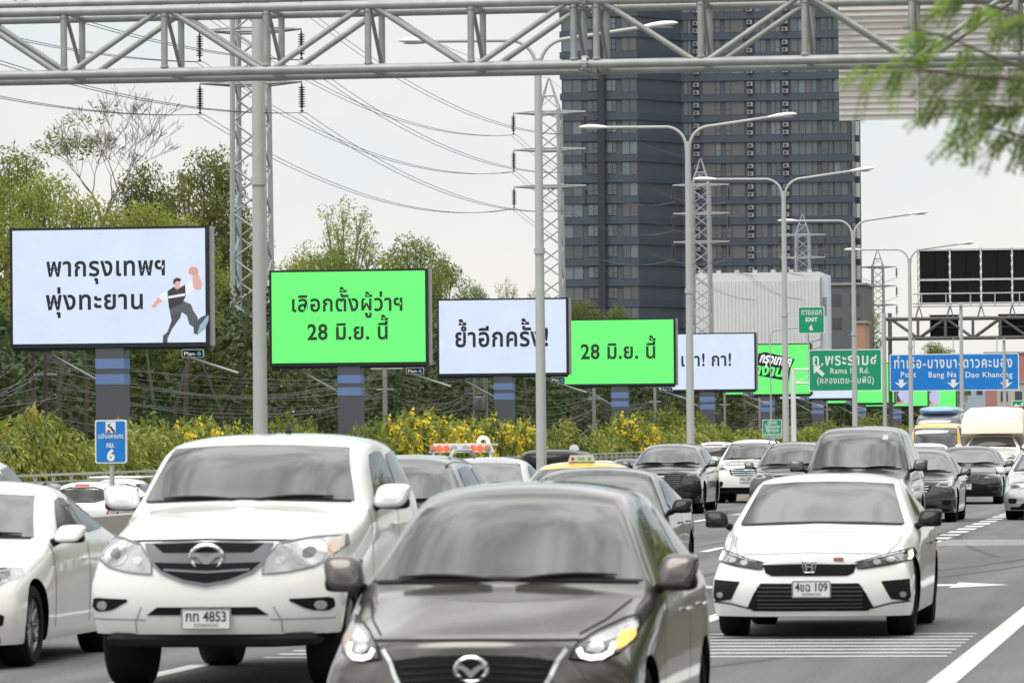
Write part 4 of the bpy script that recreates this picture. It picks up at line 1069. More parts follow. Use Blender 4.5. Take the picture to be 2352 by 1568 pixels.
for a, b in zip(ups[:-1], ups[1:]):
    for k in range(17):
        z = rr.choice((6.2, 5.6, 5.0, 4.6, 4.2, 3.6)) + rr.uniform(-.25, .25); o1, o2 = rr.uniform(-.6, .6), rr.uniform(-.6, .6)
        cb.tube(sag(a + V((o1, 0, z)), b + V((o2, 0, z + rr.uniform(-.3, .3))), rr.uniform(.25, 1.9), 12), rr.choice((.008, .011, .016)), 4, cap=False)
tag(cb.build('cable_tangle', mat('cable', (.11, .11, .11), .5, 0, .3, .2)), 'tangle of sagging cables strung between the utility poles below the boards', 'cables', kind='stuff')

# roadside tree whose branch hangs into the top right corner
TYY = 20.0
rt = thing('roadside_tree', 'near roadside tree whose feathery leafy branch hangs into the top right corner', 'tree', (2.0, 21.5, 0))
org = V((2.0, 21.5, 0))
def L_(px, py, Y=TYY): return atY(px, py, Y) - org
tk = MB(); tk.tube([(0, 0, 0), (.1, 0, 1.6), (-.05, .1, 3.2), (.1, 0, 5.4)], [.16, .13, .11, .08], 10)
tk.build('trunk', BARK, rt, 60)
br_ = MB(); b0 = V((-.03, .08, 3.1)); j1 = L_(2480, 150); br_.tube([b0, (b0 + j1) / 2 + V((0, 0, .06)), j1], [.05, .03, .015], 8)
tw = [[(2480, 150), (2380, 165), (2290, 135), (2175, 85), (2075, 62)], [(2480, 150), (2390, 185), (2255, 178), (2115, 160), (1975, 150)], [(2480, 150), (2420, 230), (2330, 250), (2230, 240), (2120, 220)],
      [(2480, 150), (2420, 80), (2340, 30), (2240, 5), (2170, -20)], [(2480, 150), (2430, 270), (2370, 320), (2300, 300), (2220, 290)]]
rl_ = random.Random(4); C = []; U_ = []; A_ = []
C2 = []; U2 = []
for ti, t in enumerate(tw):
    yy = [TYY + rl_.uniform(-.25, .35) for _ in t]; yy[0] = TYY
    pts = [L_(p[0], p[1], y) for p, y in zip(t, yy)]
    br_.tube(pts, [.015, .010, .007, .005, .003], 6)
    for s in range(len(pts) - 1):
        for q in range(6):
            p = pts[s].lerp(pts[s + 1], rl_.random()); ang = R(rl_.choice((200, 215, 232, 245, 258, 190))) + rl_.uniform(-.15, .15)
            ln = rl_.uniform(.10, .22) * (1.0 if s else .8)
            d = V((cos(ang), rl_.uniform(-.5, .5), sin(ang))).normalized()
            curve = V((-.2, 0, -.9))
            k = 15; cur = p.copy(); young = rl_.random() < (.75 if (s >= 3 and ti < 2) else .12)
            for i in range(k):
                dd = (d + curve * (i / k) * .7).normalized(); cur = cur + dd * ln / k
                side = dd.cross(V((0, 1, .3))).normalized()
                for sg in (-1, 1):
                    lv = (side * sg + dd * .55 + V((0, rl_.uniform(-.3, .3), 0))).normalized()
                    c = cur + lv * .0142
                    (C2 if young else C).append(tuple(c)); (U2 if young else U_).append(tuple(lv))
br_.build('branch', BARK, rt, 60)
rs = np.random.RandomState(1)
leaf_mesh('leaflets', np.array(C), np.array(U_), .0175, .0050, leafmat('leaflet', [(.12, .17, .06), (.20, .28, .09), (.30, .38, .13)], .5, pscale=6), rs, rt)
leaf_mesh('young_leaflets', np.array(C2), np.array(U2), .0175, .0057, leafmat('leaflet_young', [(.24, .40, .05), (.34, .52, .07), (.44, .58, .10)], .5, pscale=6), rs, rt)
fb = MB()
for px, py in ((2268, 190), (2385, 130), (2390, 30)): fb.ell(L_(px, py), (.016, .016, .016), 1, 8, 6)
fb.build('flower_ball', mat('flower_cream', (.7, .6, .35), .7), rt, 60)

# street trees beyond the right verge: outside the picture, but the cars mirror them
for i in range(15):
    o = clone(protos[('mid', 'light', 'mid')[i % 3]]); k = 1.75 + .3 * rnd.random()
    o.location = (7.5 + 3 * rnd.random(), 2 + i * 8.5, 0); o.scale = (k, k, .95 + .25 * rnd.random()); o.rotation_euler.z = rnd.uniform(0, 6.28)
    o['label'] = 'green street tree in the row beyond the right verge, outside the photo'; o['group'] = 'street trees beyond the right verge'
# ------------------------------------------------------------------ vehicles
def paint(name, c, metal=0.0, rough=.32): return mat('paint_' + name, c, rough, metal, .03, 1.5, coat=1.0)
GLASS = mat('car_glass', (.022, .026, .030), .03, 0, .1, 2, ior=2.2)
GLASSS = mat('car_side_glass', (.016, .018, .018), .03, 0, .1, 2, ior=1.6)
TRIM = mat('black_trim', (.012, .012, .013), .42, 0, .1, ior=1.25)
GLOSSB = mat('gloss_black', (.008, .008, .009), .15, 0, .05, ior=1.35)
UNDER = mat('underbody', (.006, .006, .006), .95, ior=1.1)
CHROME = mat('chrome', (.62, .63, .64), .14, 1.0, .04)
SILV = mat('satin_silver', (.20, .205, .215), .35, .6, .05)
LAMP = mat('headlamp', (.42, .43, .44), .14, .45, .35, 18, coat=1)
LAMPD = mat('headlamp_dark', (.045, .047, .05), .1, .2, .3, 20, coat=1)
DRL = mat('lit_lamp', (.8, .8, .8), .3, 0, 0, emit=(1, .98, .92), es=1.15)
AMB = mat('lit_indicator', (.8, .4, .1), .3, 0, 0, emit=(1, .36, .03), es=1.5)
AMBER = mat('amber_lens', (.48, .27, .16), .2, 0, .1, coat=1)
REDL = mat('tail_lens', (.42, .02, .02), .2, 0, .1, coat=1)
REDLIT = mat('lit_brake_lamp', (.5, .02, .02), .2, 0, 0, emit=(1, .04, .03), es=.9)
PLATE = mat('plate_white', (.68, .68, .67), .4, 0, .05); PLK = mat('plate_black', (.03, .03, .03), .5)
RIM = mat('alloy_rim', (.28, .28, .285), .35, .7, .1); RIMD = mat('dark_rim', (.035, .035, .037), .35, .4, .1)

def densify(poly, res, closed=True):
    o = []
    n = len(poly)
    for i in range(n if closed else n - 1):
        a, b = poly[i], poly[(i + 1) % n]; k = max(1, int(hypot(b[0] - a[0], b[1] - a[1]) / res))
        for q in range(k): o.append((a[0] + (b[0] - a[0]) * q / k, a[1] + (b[1] - a[1]) * q / k))
    if not closed: o.append(poly[-1])
    return o
def smoothpoly(poly, it=2):          # round the corners a little
    for _ in range(it):
        q = []
        for i in range(len(poly)):
            a, b = poly[i], poly[(i + 1) % len(poly)]
            q += [(a[0] * .82 + b[0] * .18, a[1] * .82 + b[1] * .18), (a[0] * .18 + b[0] * .82, a[1] * .18 + b[1] * .82)]
        poly = q
    return poly
class Car:
    def __init__(s, name, label, cat, X, Y, P, body, rz=0, z=0, group='vehicles on the expressway'):
        s.P = P; s.root = thing(name, label, cat, (X, Y, z), rz, group); s.body_m = body
        s.shell()
    def shell(s):
        P = s.P; L_, W2, H = P['L'], P['W'] / 2, P['H']; y0 = .05
        zh, zc, yc, yrf, yrr, yrg, zt = P['zh0'], P['zcowl'], P['ycowl'], P['yrf'], P['yrr'], P['yrg'], P['ztr']
        rh = P.get('rh', .70) * W2; bF = P.get('bowF', .24); b0, b1 = P.get('belt', (zc - .07, zc + .02)); zb = P.get('zb', .2)
        hk = P.get('hk', .87)
        st = []
        for t in (0, .10, .5, .93):
            e = t ** P.get('hcurve', .8)
            st.append((y0 + (yc - y0) * t, zh + (zc - zh) * e, (hk - .04 + .06 * t) * W2, .045 + P.get('hdrop', .02), bF + (.16 - bF) * t, ((.93 + .045 * t) * W2, zh + (zc - zh) * e - .15 - .02 * t)))
        bW = P.get('bowW', .24)
        st.append((yc, zc + .012, (hk + .02) * W2, .06, bW, (.975 * W2, b0)))
        ym = (yc + yrf) / 2; zm = (zc + H - .05) / 2 + .02
        st.append((ym, zm, ((hk + .02) * W2 + rh) / 2 + .01, .055, bW * .75, (.985 * W2, b0 + .01)))
        st.append((yrf, H - .05, rh, .06, bW * .45, (.985 * W2, b0 + .02)))
        st.append((yrf + (yrr - yrf) * .3, H - .008, rh + .012, .075, .05, (.985 * W2, (b0 + b1) / 2 + .01)))
        st.append((yrf + (yrr - yrf) * .7, H - .005, rh + .008, .075, -.02, (.985 * W2, (b0 + b1) / 2 + .02)))
        st.append((yrr, H - .055, rh - .01, .065, -.08, (.975 * W2, b1)))
        st.append(((yrr + yrg) / 2, (H - .05 + zt) / 2 + .02, (rh + .82 * W2) / 2, .05, -.12, (.97 * W2, b1)))
        st.append((yrg, zt + .015, .83 * W2, .05, -.14, (.965 * W2, min(b1, zt - .05))))
        st.append((L_ - .08, zt - P.get('tdrop', .02), .80 * W2, .05, -.16, (.92 * W2, zt - .15)))
        nj = len(st); nu = 8; us = [-1 + 2 * i / nu for i in range(nu + 1)]; ex = P.get('ex', 2.8)
        fy = P.get('fy', (0, -.02, -.05, -.05, .02)); ry = P.get('ry', (0, .02, .05, .05, .0))
        v = []; idx = {}
        def put(k, p): idx[k] = len(v); v.append(p)
        rows = []
        for j, (y, z, hw, dr, bow, r1) in enumerate(st):
            m = 1.0
            if j == 0: m = P.get('fw', .985)
            elif j == 1: m = .99
            elif j == nj - 1: m = .95
            z1 = r1[1]; z3 = zb + .16
            rows.append([(hw, z - dr), r1, (W2 * m, z1 + (z3 - z1) * .5), (W2 * .99 * m, z3), (W2 * .965 * m, zb)])
        def yo(j, k): return fy[k] if j == 0 else (ry[k] if j == nj - 1 else 0)
        for j, (y, z, hw, dr, bow, r1) in enumerate(st):
            for i, u in enumerate(us):
                c = abs(u) ** ex
                put(('t', j, i), (u * hw, y + bow * c, z - dr * c))
            for k in range(1, 5):
                for sd_, sgn in ((0, -1), (nu, 1)):
                    put(('s', j, k, sd_), (sgn * rows[j][k][0], y + bow + yo(j, k), rows[j][k][1]))
        for j in (0, nj - 1):
            y, bow = st[j][0], st[j][4]
            for k in range(1, 5):
                for i in range(1, nu):
                    put(('f', j, k, i), (us[i] * rows[j][k][0], y + bow * abs(us[i]) ** ex + yo(j, k), rows[j][k][1]))
        for j in range(1, nj - 1):
            y, bow = st[j][0], st[j][4]
            for i in range(1, nu): put(('b', j, i), (us[i] * rows[j][4][0], y + bow * abs(us[i]) ** ex, zb))
        def E(j, k, i):                 # end face
            if k == 0: return idx[('t', j, i)]
            if i in (0, nu): return idx[('s', j, k, i)]
            return idx[('f', j, k, i)]
        def S(j, k, sd_): return idx[('t', j, sd_)] if k == 0 else idx[('s', j, k, sd_)]
        def B(j, i):
            if i in (0, nu): return idx[('s', j, 4, i)]
            return idx[('f', j, 4, i)] if j in (0, nj - 1) else idx[('b', j, i)]
        F = []; MI = []
        clad = P.get('clad', False)
        for j in range(nj - 1):
            for i in range(nu):
                F.append((idx[('t', j, i)], idx[('t', j, i + 1)], idx[('t', j + 1, i + 1)], idx[('t', j + 1, i)])); MI.append(0)
                F.append((B(j, i), B(j + 1, i), B(j + 1, i + 1), B(j, i + 1))); MI.append(1)
            for k in range(4):
                for sd_ in (0, nu):
                    q = (S(j, k, sd_), S(j + 1, k, sd_), S(j + 1, k + 1, sd_), S(j, k + 1, sd_))
                    F.append(q if sd_ == nu else q[::-1]); MI.append(1 if (clad and k == 3) else 0)
        for j in (0, nj - 1):
            for k in range(4):
                for i in range(nu):
                    q = (E(j, k, i), E(j, k + 1, i), E(j, k + 1, i + 1), E(j, k, i + 1))
                    F.append(q if j == 0 else q[::-1]); MI.append(1 if (clad and k == 3) else 0)
        me = bpy.data.meshes.new('body'); me.from_pydata(v, [], F); me.polygons.foreach_set('material_index', MI)
        me.materials.append(s.body_m); me.materials.append(UNDER); me.update()
        bm = bmesh.new(); bm.from_mesh(me); bmesh.ops.recalc_face_normals(bm, faces=bm.faces); bm.to_mesh(me); bm.free()
        cr = P.get('crease', .25)
        at_ = me.attributes.new('crease_edge', 'FLOAT', 'EDGE'); ek = {tuple(sorted(e.vertices)): e.index for e in me.edges}
        def crs(a, b, v_):
            k_ = tuple(sorted((a, b)))
            if k_ in ek: at_.data[ek[k_]].value = v_
        for j in range(nj - 1):
            for i in (0, nu):
                crs(idx[('t', j, i)], idx[('t', j + 1, i)], cr if j < 4 else cr * .8)
                crs(S(j, 1, i), S(j + 1, 1, i), cr * .8); crs(S(j, 4, i), S(j + 1, 4, i), .5)
        for i in range(nu): crs(idx[('t', 0, i)], idx[('t', 0, i + 1)], cr); crs(idx[('t', 4, i)], idx[('t', 4, i + 1)], cr * .6); crs(E(0, 4, i), E(0, 4, i + 1), .5)
        o = bpy.data.objects.new('body', me); COL.objects.link(o)
        md = o.modifiers.new('s', 'SUBSURF'); md.levels = md.render_levels = 2
        def bake():
            dg = bpy.context.evaluated_depsgraph_get(); dg.update()
            m2 = bpy.data.meshes.new_from_object(o.evaluated_get(dg)); old = o.data; o.modifiers.clear(); o.data = m2; bpy.data.meshes.remove(old)
        bake()
        m2 = o.data; vs = [q.co.copy() for q in m2.vertices]; s.bvh = BVHTree.FromPolygons(vs, [tuple(p.vertices) for p in m2.polygons])
        # wheel arches
        rw = P.get('rw', .31); ar = rw + P.get('gap', .05)
        cut = MB()
        for y in (P['fa'], P['ra']):
            cut.lathe([(0, -1.3), (ar, -1.3), (ar, 1.3), (0, 1.3)], (0, y, rw), 'X', 28)
        co = cut.build('cut', UNDER)
        if P.get('arch', True):
            b = o.modifiers.new('b', 'BOOLEAN'); b.operation = 'DIFFERENCE'; b.object = co; b.solver = 'EXACT'; b.material_mode = 'TRANSFER'
            bake()
        bpy.data.objects.remove(co)
        o.data.shade_smooth(); o.data.set_sharp_from_angle(angle=R(42)); o.data.name = 'body'
        o.parent = s.root; s.body = o
        s.wheels(rw)
    def wheels(s, rw):
        P = s.P; tw = P.get('tw', .21); xw = P['W'] / 2 - tw / 2 - .012; rd = P.get('rimd', False)
        for y in (P['fa'], P['ra']):
            for sg in (-1, 1):
                r = MB(); rr = rw * .66
                r.lathe([(0, sg * .01), (rr * .3, sg * .015), (rr * .32, sg * -.0), (rr * .9, -sg * .05), (rr, sg * .02), (rr * 1.02, sg * .03)], (0, 0, 0), 'X', 24)
                for k in range(10):
                    a = k * pi / 5
                    pts = [V((sg * .012, cos(a) * rr * q, sin(a) * rr * q)) for q in (.2, .6, .98)]
                    r.tube(pts, [rr * .085, rr * .07, rr * .09], 5)
                e = thing_part('wheel', s.root, (sg * (P['W'] / 2 - .09), y, rw))
                t = MB(); w_ = tw / 2
                t.lathe([(rw * .66, sg * .02), (rw * .70, sg * .05), (rw * .9, sg * .055), (rw * .975, sg * .035), (rw, 0), (rw, -sg * tw * .75), (rw * .96, -sg * tw * .88), (rw * .7, -sg * tw * .9), (0, -sg * tw * .8)], (0, 0, 0), 'X', 32)
                t.build('tyre', RUBBER, e, 40); r.build('rim', RIMD if rd else RIM, e, 40)
    # -------- draped parts
    def hit(s, view, a, b):
        if view == 'F': o, d = V((a, -3, b)), V((0, 1, 0))
        elif view == 'B': o, d = V((a, 14, b)), V((0, -1, 0))
        elif view == 'R': o, d = V((4, a, b)), V((-1, 0, 0))
        elif view == 'L': o, d = V((-4, a, b)), V((1, 0, 0))
        else: o, d = V((a, b, 6)), V((0, 0, -1))
        h = s.bvh.ray_cast(o, d)
        return (h[0], h[1] if h[1].dot(d) < 0 else -h[1]) if h[0] else None
    def drape(s, name, poly, m, view='F', off=.005, res=.05, parent=None, rnd_=1):
        if rnd_: poly = smoothpoly(poly, rnd_)
        bd_ = densify(poly, res); n = len(bd_)
        xs0, ys0 = [p[0] for p in bd_], [p[1] for p in bd_]
        pts = list(bd_); e = [(i, (i + 1) % n) for i in range(n)]
        y = min(ys0) + res / 2
        while y < max(ys0):
            x = min(xs0) + res / 2
            while x < max(xs0): pts.append((x, y)); x += res
            y += res
        r = delaunay_2d_cdt([V(p) for p in pts], e, [list(range(n))], 1, 1e-5)
        P3 = []
        for p in r[0]:
            h = s.hit(view, p[0], p[1]); P3.append(h)
        vs = [tuple(h[0] + h[1] * off) if h else None for h in P3]
        ok = [f for f in r[2] if all(vs[i] is not None for i in f)]
        if not ok: return None
        use = {}; V_ = []; F = []
        def g(i):
            if i not in use: use[i] = len(V_); V_.append(vs[i])
            return use[i]
        cnt = {}
        for f in ok:
            F.append(tuple(g(i) for i in f))
            for a, b in zip(f, tuple(f[1:]) + (f[0],)):
                k = (min(a, b), max(a, b)); cnt[k] = cnt.get(k, 0) + 1
        low = {}
        def gl(i):
            if i not in low: low[i] = len(V_); V_.append(tuple(P3[i][0] - P3[i][1] * .012))
            return low[i]
        for (a, b), c in cnt.items():
            if c == 1: F.append((g(a), g(b), gl(b), gl(a)))
        mb = MB(); mb.v = V_; mb.f = F; mb.mi = [0] * len(F)
        return mb.build(name, m, parent or s.root, 35)
    def both(s, name, poly, m, view='F', **k):
        """a part and its mirror image"""
        a = s.drape(name, poly, m, view, **k)
        if view in ('R', 'L'): b = s.drape(name, poly, m, 'L' if view == 'R' else 'R', **k)
        else: b = s.drape(name, [(-x, y) for x, y in poly][::-1], m, view, **k)
        return a, b
    def line(s, mb, pts, wd, view='F', off=.004, mirror=False):
        for sg in ((1, -1) if mirror else (1,)):
            q = densify([(p[0] * sg, p[1]) for p in pts], .04, False)
            A = []
            for i, p in enumerate(q):
                a, b = q[max(0, i - 1)], q[min(len(q) - 1, i + 1)]; l = hypot(b[0] - a[0], b[1] - a[1]) or 1
                nx, ny = -(b[1] - a[1]) / l * wd / 2, (b[0] - a[0]) / l * wd / 2
                h1, h2 = s.hit(view, p[0] + nx, p[1] + ny), s.hit(view, p[0] - nx, p[1] - ny)
                A.append((h1[0] + h1[1] * off, h2[0] + h2[1] * off) if h1 and h2 else None)
            for a, b in zip(A[:-1], A[1:]):
                if a and b: mb.add([a[0], a[1], b[1], b[0]], [(0, 1, 2, 3)])
        return mb
    def badge(s, z, size, kind, view='F', x=0, m=None):
        h = s.hit(view, x, z)
        if not h: return
        p = h[0] + h[1] * .012; mb = MB(); m = m or CHROME; sg = -1 if view == 'F' else 1
        r = size / 2
        def ring(rx, rz, t, k=28): mb.tube([p + V((rx * cos(a), 0, rz * sin(a))) for a in [2 * pi * i / k for i in range(k + 1)]], t, 6, False)
        if kind == 'wing':
            ring(r, r * .74, r * .15)
            for sx in (-1, 1):
                mb.prism([(p.x + sx * r * a, p.z + r * b) for a, b in ((0, -.10), (.22, .12), (.55, .30), (.95, .22), (.92, .06), (.60, .02), (.30, -.26), (.0, -.58))], p.y - .014, p.y + .004)
        elif kind == 'h':
            q = [(r * a, r * b) for a, b in ((-.9, .82), (.9, .82), (.98, .3), (.72, -.82), (-.72, -.82), (-.98, .3), (-.9, .82))]
            mb.tube([p + V((a, 0, b)) for a, b in q], r * .10, 6, False)
            for sx in (-1, 1): mb.prism([(p.x + sx * r * a, p.z + r * b) for a, b in ((.28, -.66), (.50, -.66), (.66, .66), (.36, .66))], p.y - .008, p.y + .004)
            mb.box((p.x, p.y, p.z - r * .05), (r * .8, .014, r * .22))
        elif kind == 'oval':
            ring(r, r * .68, r * .09); 
            mb.tube([p + V((r * .95 * cos(a), -.004, r * .28 * sin(a) + r * .30)) for a in [2 * pi * i / 24 for i in range(25)]], r * .08, 6, False)
            mb.tube([p + V((r * .33 * cos(a), -.004, r * .62 * sin(a))) for a in [2 * pi * i / 24 for i in range(25)]], r * .08, 6, False)
        o = mb.build('badge', m, s.root, 40); return o
    def plate(s, z, txt, view='F', x=0, wd=.34, ht=.15, sub=True):
        h = s.hit(view, x, z); sg = -1 if view == 'F' else 1
        if not h: return
        y = min(q[0].y for q in (s.hit(view, x + a, z + b) for a in (-wd / 2, 0, wd / 2) for b in (-ht / 2, 0, ht / 2)) if q) if view == 'F' else max(q[0].y for q in (s.hit(view, x + a, z + b) for a in (-wd / 2, 0, wd / 2) for b in (-ht / 2, 0, ht / 2)) if q)
        y += sg * .012
        mb = MB().prism([(x + a, z + b) for a, b in rrect(wd, ht, .015)], y - .004, y + .004)
        o = mb.build('number_plate', PLATE, s.root)
        e = MB(); 
        q = rrect(wd - .012, ht - .012, .012); e.tube([(x + a, y + sg * .005, z + b) for a, b in q + q[:1]], .0035, 4, False); e.build('rim_line', PLK, o)
        t = letters(txt, ht * .40 / .6, (0, 0, 0), PLK, o, bold=.02, maxw=wd * .84)
        if view == 'F': t.location = (x, y - .006, z - ht * .10)
        else: t.rotation_euler.z = pi; t.location = (x, y + .006, z - ht * .10)
        if sub:
            t = letters('กรุงเทพมหานคร', ht * .16 / .6, (0, 0, 0), PLK, o, bold=0, maxw=wd * .5)
            if view == 'F': t.location = (x, y - .006, z - ht * .36)
            else: t.rotation_euler.z = pi; t.location = (x, y + .006, z - ht * .36)
    def mirrors(s, m=None, pos=None):
        P = s.P; x, y, z, a, b = pos or P.get('mir', (P['W'] / 2 + .10, P['ycowl'] + .52, P['zcowl'] + .03, .105, .075))
        for sg in (-1, 1):
            h = MB().ell((sg * x, y, z), (a, .075, b), .55, 18, 12)
            for i, p in enumerate(h.v):          # sharper outer lower edge
                dz = (p[2] - z) / b; h.v[i] = (p[0] + sg * .02 * dz, p[1] + .03 * dz, p[2])
            o = h.build('wing_mirror', m or s.body_m, s.root, 60)
            MB().ell((sg * (x + .0), y + .005, z - b * .60), (a * 1.0, .078, b * .50), .5, 16, 8).build('mirror_base', TRIM, o, 60)
            MB().tube([(sg * (x - a * .7), y + .02, z - b * .7), (sg * (P['W'] / 2 - .06), y + .05, z - b * 1.1)], [.028, .035], 8).build('stalk', TRIM, o, 60)
            MB().box((sg * x, y + .075, z), (a * 1.7, .006, b * 1.5)).build('mirror_glass', GLASS, o)
    def glazing(s, ws=None, side=True, rear=True, wip=True, pillars=(.5,)):
        P = s.P; W2 = P['W'] / 2; zc, H = P['zcowl'], P['H']; rh = P.get('rh', .70) * W2
        wb = P.get('wsb', .82 * W2); wt = P.get('wst', rh * .93); z0 = zc + .035; z1 = P.get('wstop', H - .115)
        g = s.drape('windshield', ws or [(-wb, z0 - .015), (-wb * .5, z0 + .005), (0, z0 + .01), (wb * .5, z0 + .005), (wb, z0 - .015), (wt + (wb - wt) * .45, (z0 + z1) / 2), (wt, z1 - .02), (wt * .5, z1), (0, z1 + .005), (-wt * .5, z1), (-wt, z1 - .02), (-wt - (wb - wt) * .45, (z0 + z1) / 2)], GLASS, 'F', .009, .035, rnd_=0)
        if g and P.get('wsband', True):
            s.line(MB(), [(-wb * .98, z0 - .012), (0, z0 + .012), (wb * .98, z0 - .012)], .03, off=.008).build('cowl_strip', TRIM, s.root)
        if g:
            if P.get('sensor'): s.drape('sensor_patch', [(-.07, z1 - .085), (.07, z1 - .085), (.10, z1 - .005), (-.10, z1 - .005)], GLOSSB, 'F', .012, .04, parent=g, rnd_=0)
            if P.get('sticker', False): s.drape('sticker', [(wt * .62, z1 - .14), (wt * .62 + .085, z1 - .14), (wt * .62 + .085, z1 - .06), (wt * .62, z1 - .06)], mat('sticker', (.45, .50, .52), .5), 'F', .012, .03, parent=g, rnd_=0)
        if wip and g:
            w_ = MB()
            for (xa, za, xb, zb_) in ((-.05 * W2, z0 - .012, -.66 * W2, z0 - .004), (.70 * W2, z0 + .004, .10 * W2, z0 - .014)) if not P.get('wip') else P['wip']:
                pth = []
                for q in range(9):
                    t = q / 8; zz_ = za + (zb_ - za) * t + .014 * sin(pi * t); h = s.hit('F', xa + (xb - xa) * t, zz_)
                    if h: pth.append(h[0] + h[1] * .02)
                if len(pth) > 2: w_.tube(pth, [.006 + .006 * sin(pi * i / (len(pth) - 1)) for i in range(len(pth))], 6)
            if w_.v: w_.build('wiper', TRIM, s.root, 50)
        b0, b1 = P.get('belt', (zc - .07, zc + .02)); yc, yrf, yrr, yrg = P['ycowl'], P['yrf'], P['yrr'], P['yrg']
        if side:
            yf0 = yc + P.get('swf', .62); yt0 = yrf + .30; yt1 = yrr - P.get('swr', .02); yb1 = yrg - P.get('swb', .32); zt_ = H - .15
            top = lambda y: zt_ - (.02 if y < yrf + .5 else 0)
            cuts = [0] + list(pillars) + [1]
            for k in range(len(cuts) - 1):
                a, b = cuts[k], cuts[k + 1]; gp = .025
                ya0, ya1 = yf0 + (yb1 - yf0) * a, yt0 + (yt1 - yt0) * a; yb0_, yb1_ = yf0 + (yb1 - yf0) * b, yt0 + (yt1 - yt0) * b
                if a > 0: ya0 = ya1 = (ya0 + ya1) / 2 + gp
                if b < 1: yb0_ = yb1_ = (yb0_ + yb1_) / 2 - gp
                zb_ = lambda y: b0 + (b1 - b0) * (y - yf0) / max(.1, yb1 - yf0) + .05
                s.both('side_window', [(ya0, zb_(ya0)), (yb0_, zb_(yb0_)), (yb1_, zt_ - .01), ((ya1 + yb1_) / 2, zt_), (ya1, zt_ - .03)], GLASSS, 'R', off=.007, res=.06)
            pg = MB()
            for yy in ((yc + .35), (yf0 + yb1) / 2 - .0, yb1 - .15):
                for vw in ('R', 'L'): s.line(pg, [(yy, P.get('zb', .2) + .1), (yy, b0 + .02)], .012, vw, .003)
            if pg.v: pg.build('panel_gap', BLACK, s.root)
            dh = MB()
            for yy in ((yf0 + yb1) / 2 - .2, yb1 - .28):
                for sg, vw in ((1, 'R'), (-1, 'L')):
                    h = s.hit(vw, yy, b0 - .10)
                    if h: dh.ell(h[0] + h[1] * .02, (.016, .10, .014), .8, 10, 6)
            if dh.v: dh.build('door_handle', s.P.get('handle', s.body_m), s.root, 60)
        if rear:
            ztb = P['ztr'] + .06
            s.drape('rear_window', [(-.74 * W2, ztb), (.74 * W2, ztb), (rh * .86, H - .14), (-rh * .86, H - .14)], GLASSS, 'B', .004, .08)
    def front(s):
        """plain front of a car that is small in the picture"""
        P = s.P; W2 = P['W'] / 2; zh = P['zh0']
        hl = P.get('hl', [(.50 * W2, zh - .10), (.66 * W2, zh - .02), (.88 * W2, zh + .03), (.93 * W2, zh - .05), (.80 * W2, zh - .13)])
        for o in s.both('headlight', hl, P.get('hlm', LAMP), off=.006, res=.04):
            pass
        s.hl_inner(hl)
        gr = P.get('gr', [(-.46 * W2, zh - .06), (.46 * W2, zh - .06), (.40 * W2, zh - .24), (-.40 * W2, zh - .24)])
        g = s.drape('grille', gr, GLOSSB, off=.006, res=.05)
        z0, z1 = min(p[1] for p in gr), max(p[1] for p in gr); xw = max(p[0] for p in gr)
        m = MB(); n = P.get('slats', 3)
        for k in range(n):
            z = z0 + (z1 - z0) * (k + .7) / (n + .4); w_ = xw * (.86 if k else .8)
            m = MB(); s.line(m, [(-w_, z), (w_, z)], P.get('slw', .018), off=.012)
            if m.v and g: m.build('slat', P.get('slm', CHROME), g)
        li = P.get('li', [(-.55 * W2, .36), (.55 * W2, .36), (.66 * W2, .24), (-.66 * W2, .24)])
        s.drape('lower_intake', li, TRIM, off=.006, res=.06)
        fg = P.get('fog', [(.68 * W2, .44), (.88 * W2, .44), (.86 * W2, .34), (.70 * W2, .34)])
        s.both('fog_light', fg, TRIM, off=.006, res=.05)
        m = MB(); s.line(m, [(-.80 * W2, zh + .015), (0, zh + .03), (.80 * W2, zh + .015)], .012, off=.003); m.build('hood_gap', BLACK, s.root)
        s.badge(P.get('bz', (z0 + z1) / 2), P.get('bs', .13), P.get('badge', 'h'))
        if P.get('plate'): s.plate(P.get('pz', .46), P['plate'])
        h_ = MB(); s.line(h_, [(-.83 * W2, P.get('zb', .2) + .05), (0, P.get('zb', .2) + .05), (.83 * W2, P.get('zb', .2) + .05)], .06, off=.006); h_.build('lower_lip', TRIM, s.root)
    def hl_inner(s, hl, drl=False):
        cx = sum(p[0] for p in hl) / len(hl); cz = sum(p[1] for p in hl) / len(hl)
        sh = [(cx + (x - cx) * .62, cz + (z - cz) * .62) for x, z in hl]
        for o in [c for c in s.root.children if c.name.startswith('headlight')]:
            pass
        a = s.drape('lamp_bowl', sh, LAMPD, off=.010, res=.03); b = s.drape('lamp_bowl', [(-x, z) for x, z in sh][::-1], LAMPD, off=.010, res=.03)
        hs = [c for c in s.root.children if c.name.startswith('headlight')]
        for o, h in zip((a, b), hs):
            if o: o.parent = h
    def back(s, tl=None, brake=False, plate=None):
        P = s.P; W2 = P['W'] / 2; zt = P['ztr']
        s.both('tail_light', tl or [(.62 * W2, zt - .30), (.93 * W2, zt - .30), (.93 * W2, zt - .06), (.62 * W2, zt - .14)], REDL, 'B', off=.006, res=.05)
        if brake:
            h = s.hit('B', 0, P['H'] - .10)
            if h: MB().ell(h[0] + V((0, .02, 0)), (.19, .03, .028), .6, 12, 6).build('brake_light', REDLIT, s.root, 60)
        if plate: s.plate(zt - .38, plate, 'B')
        s.drape('rear_bumper', [(-.80 * W2, .34), (.80 * W2, .34), (.80 * W2, .26), (-.80 * W2, .26)], TRIM, 'B', off=.006, res=.08)
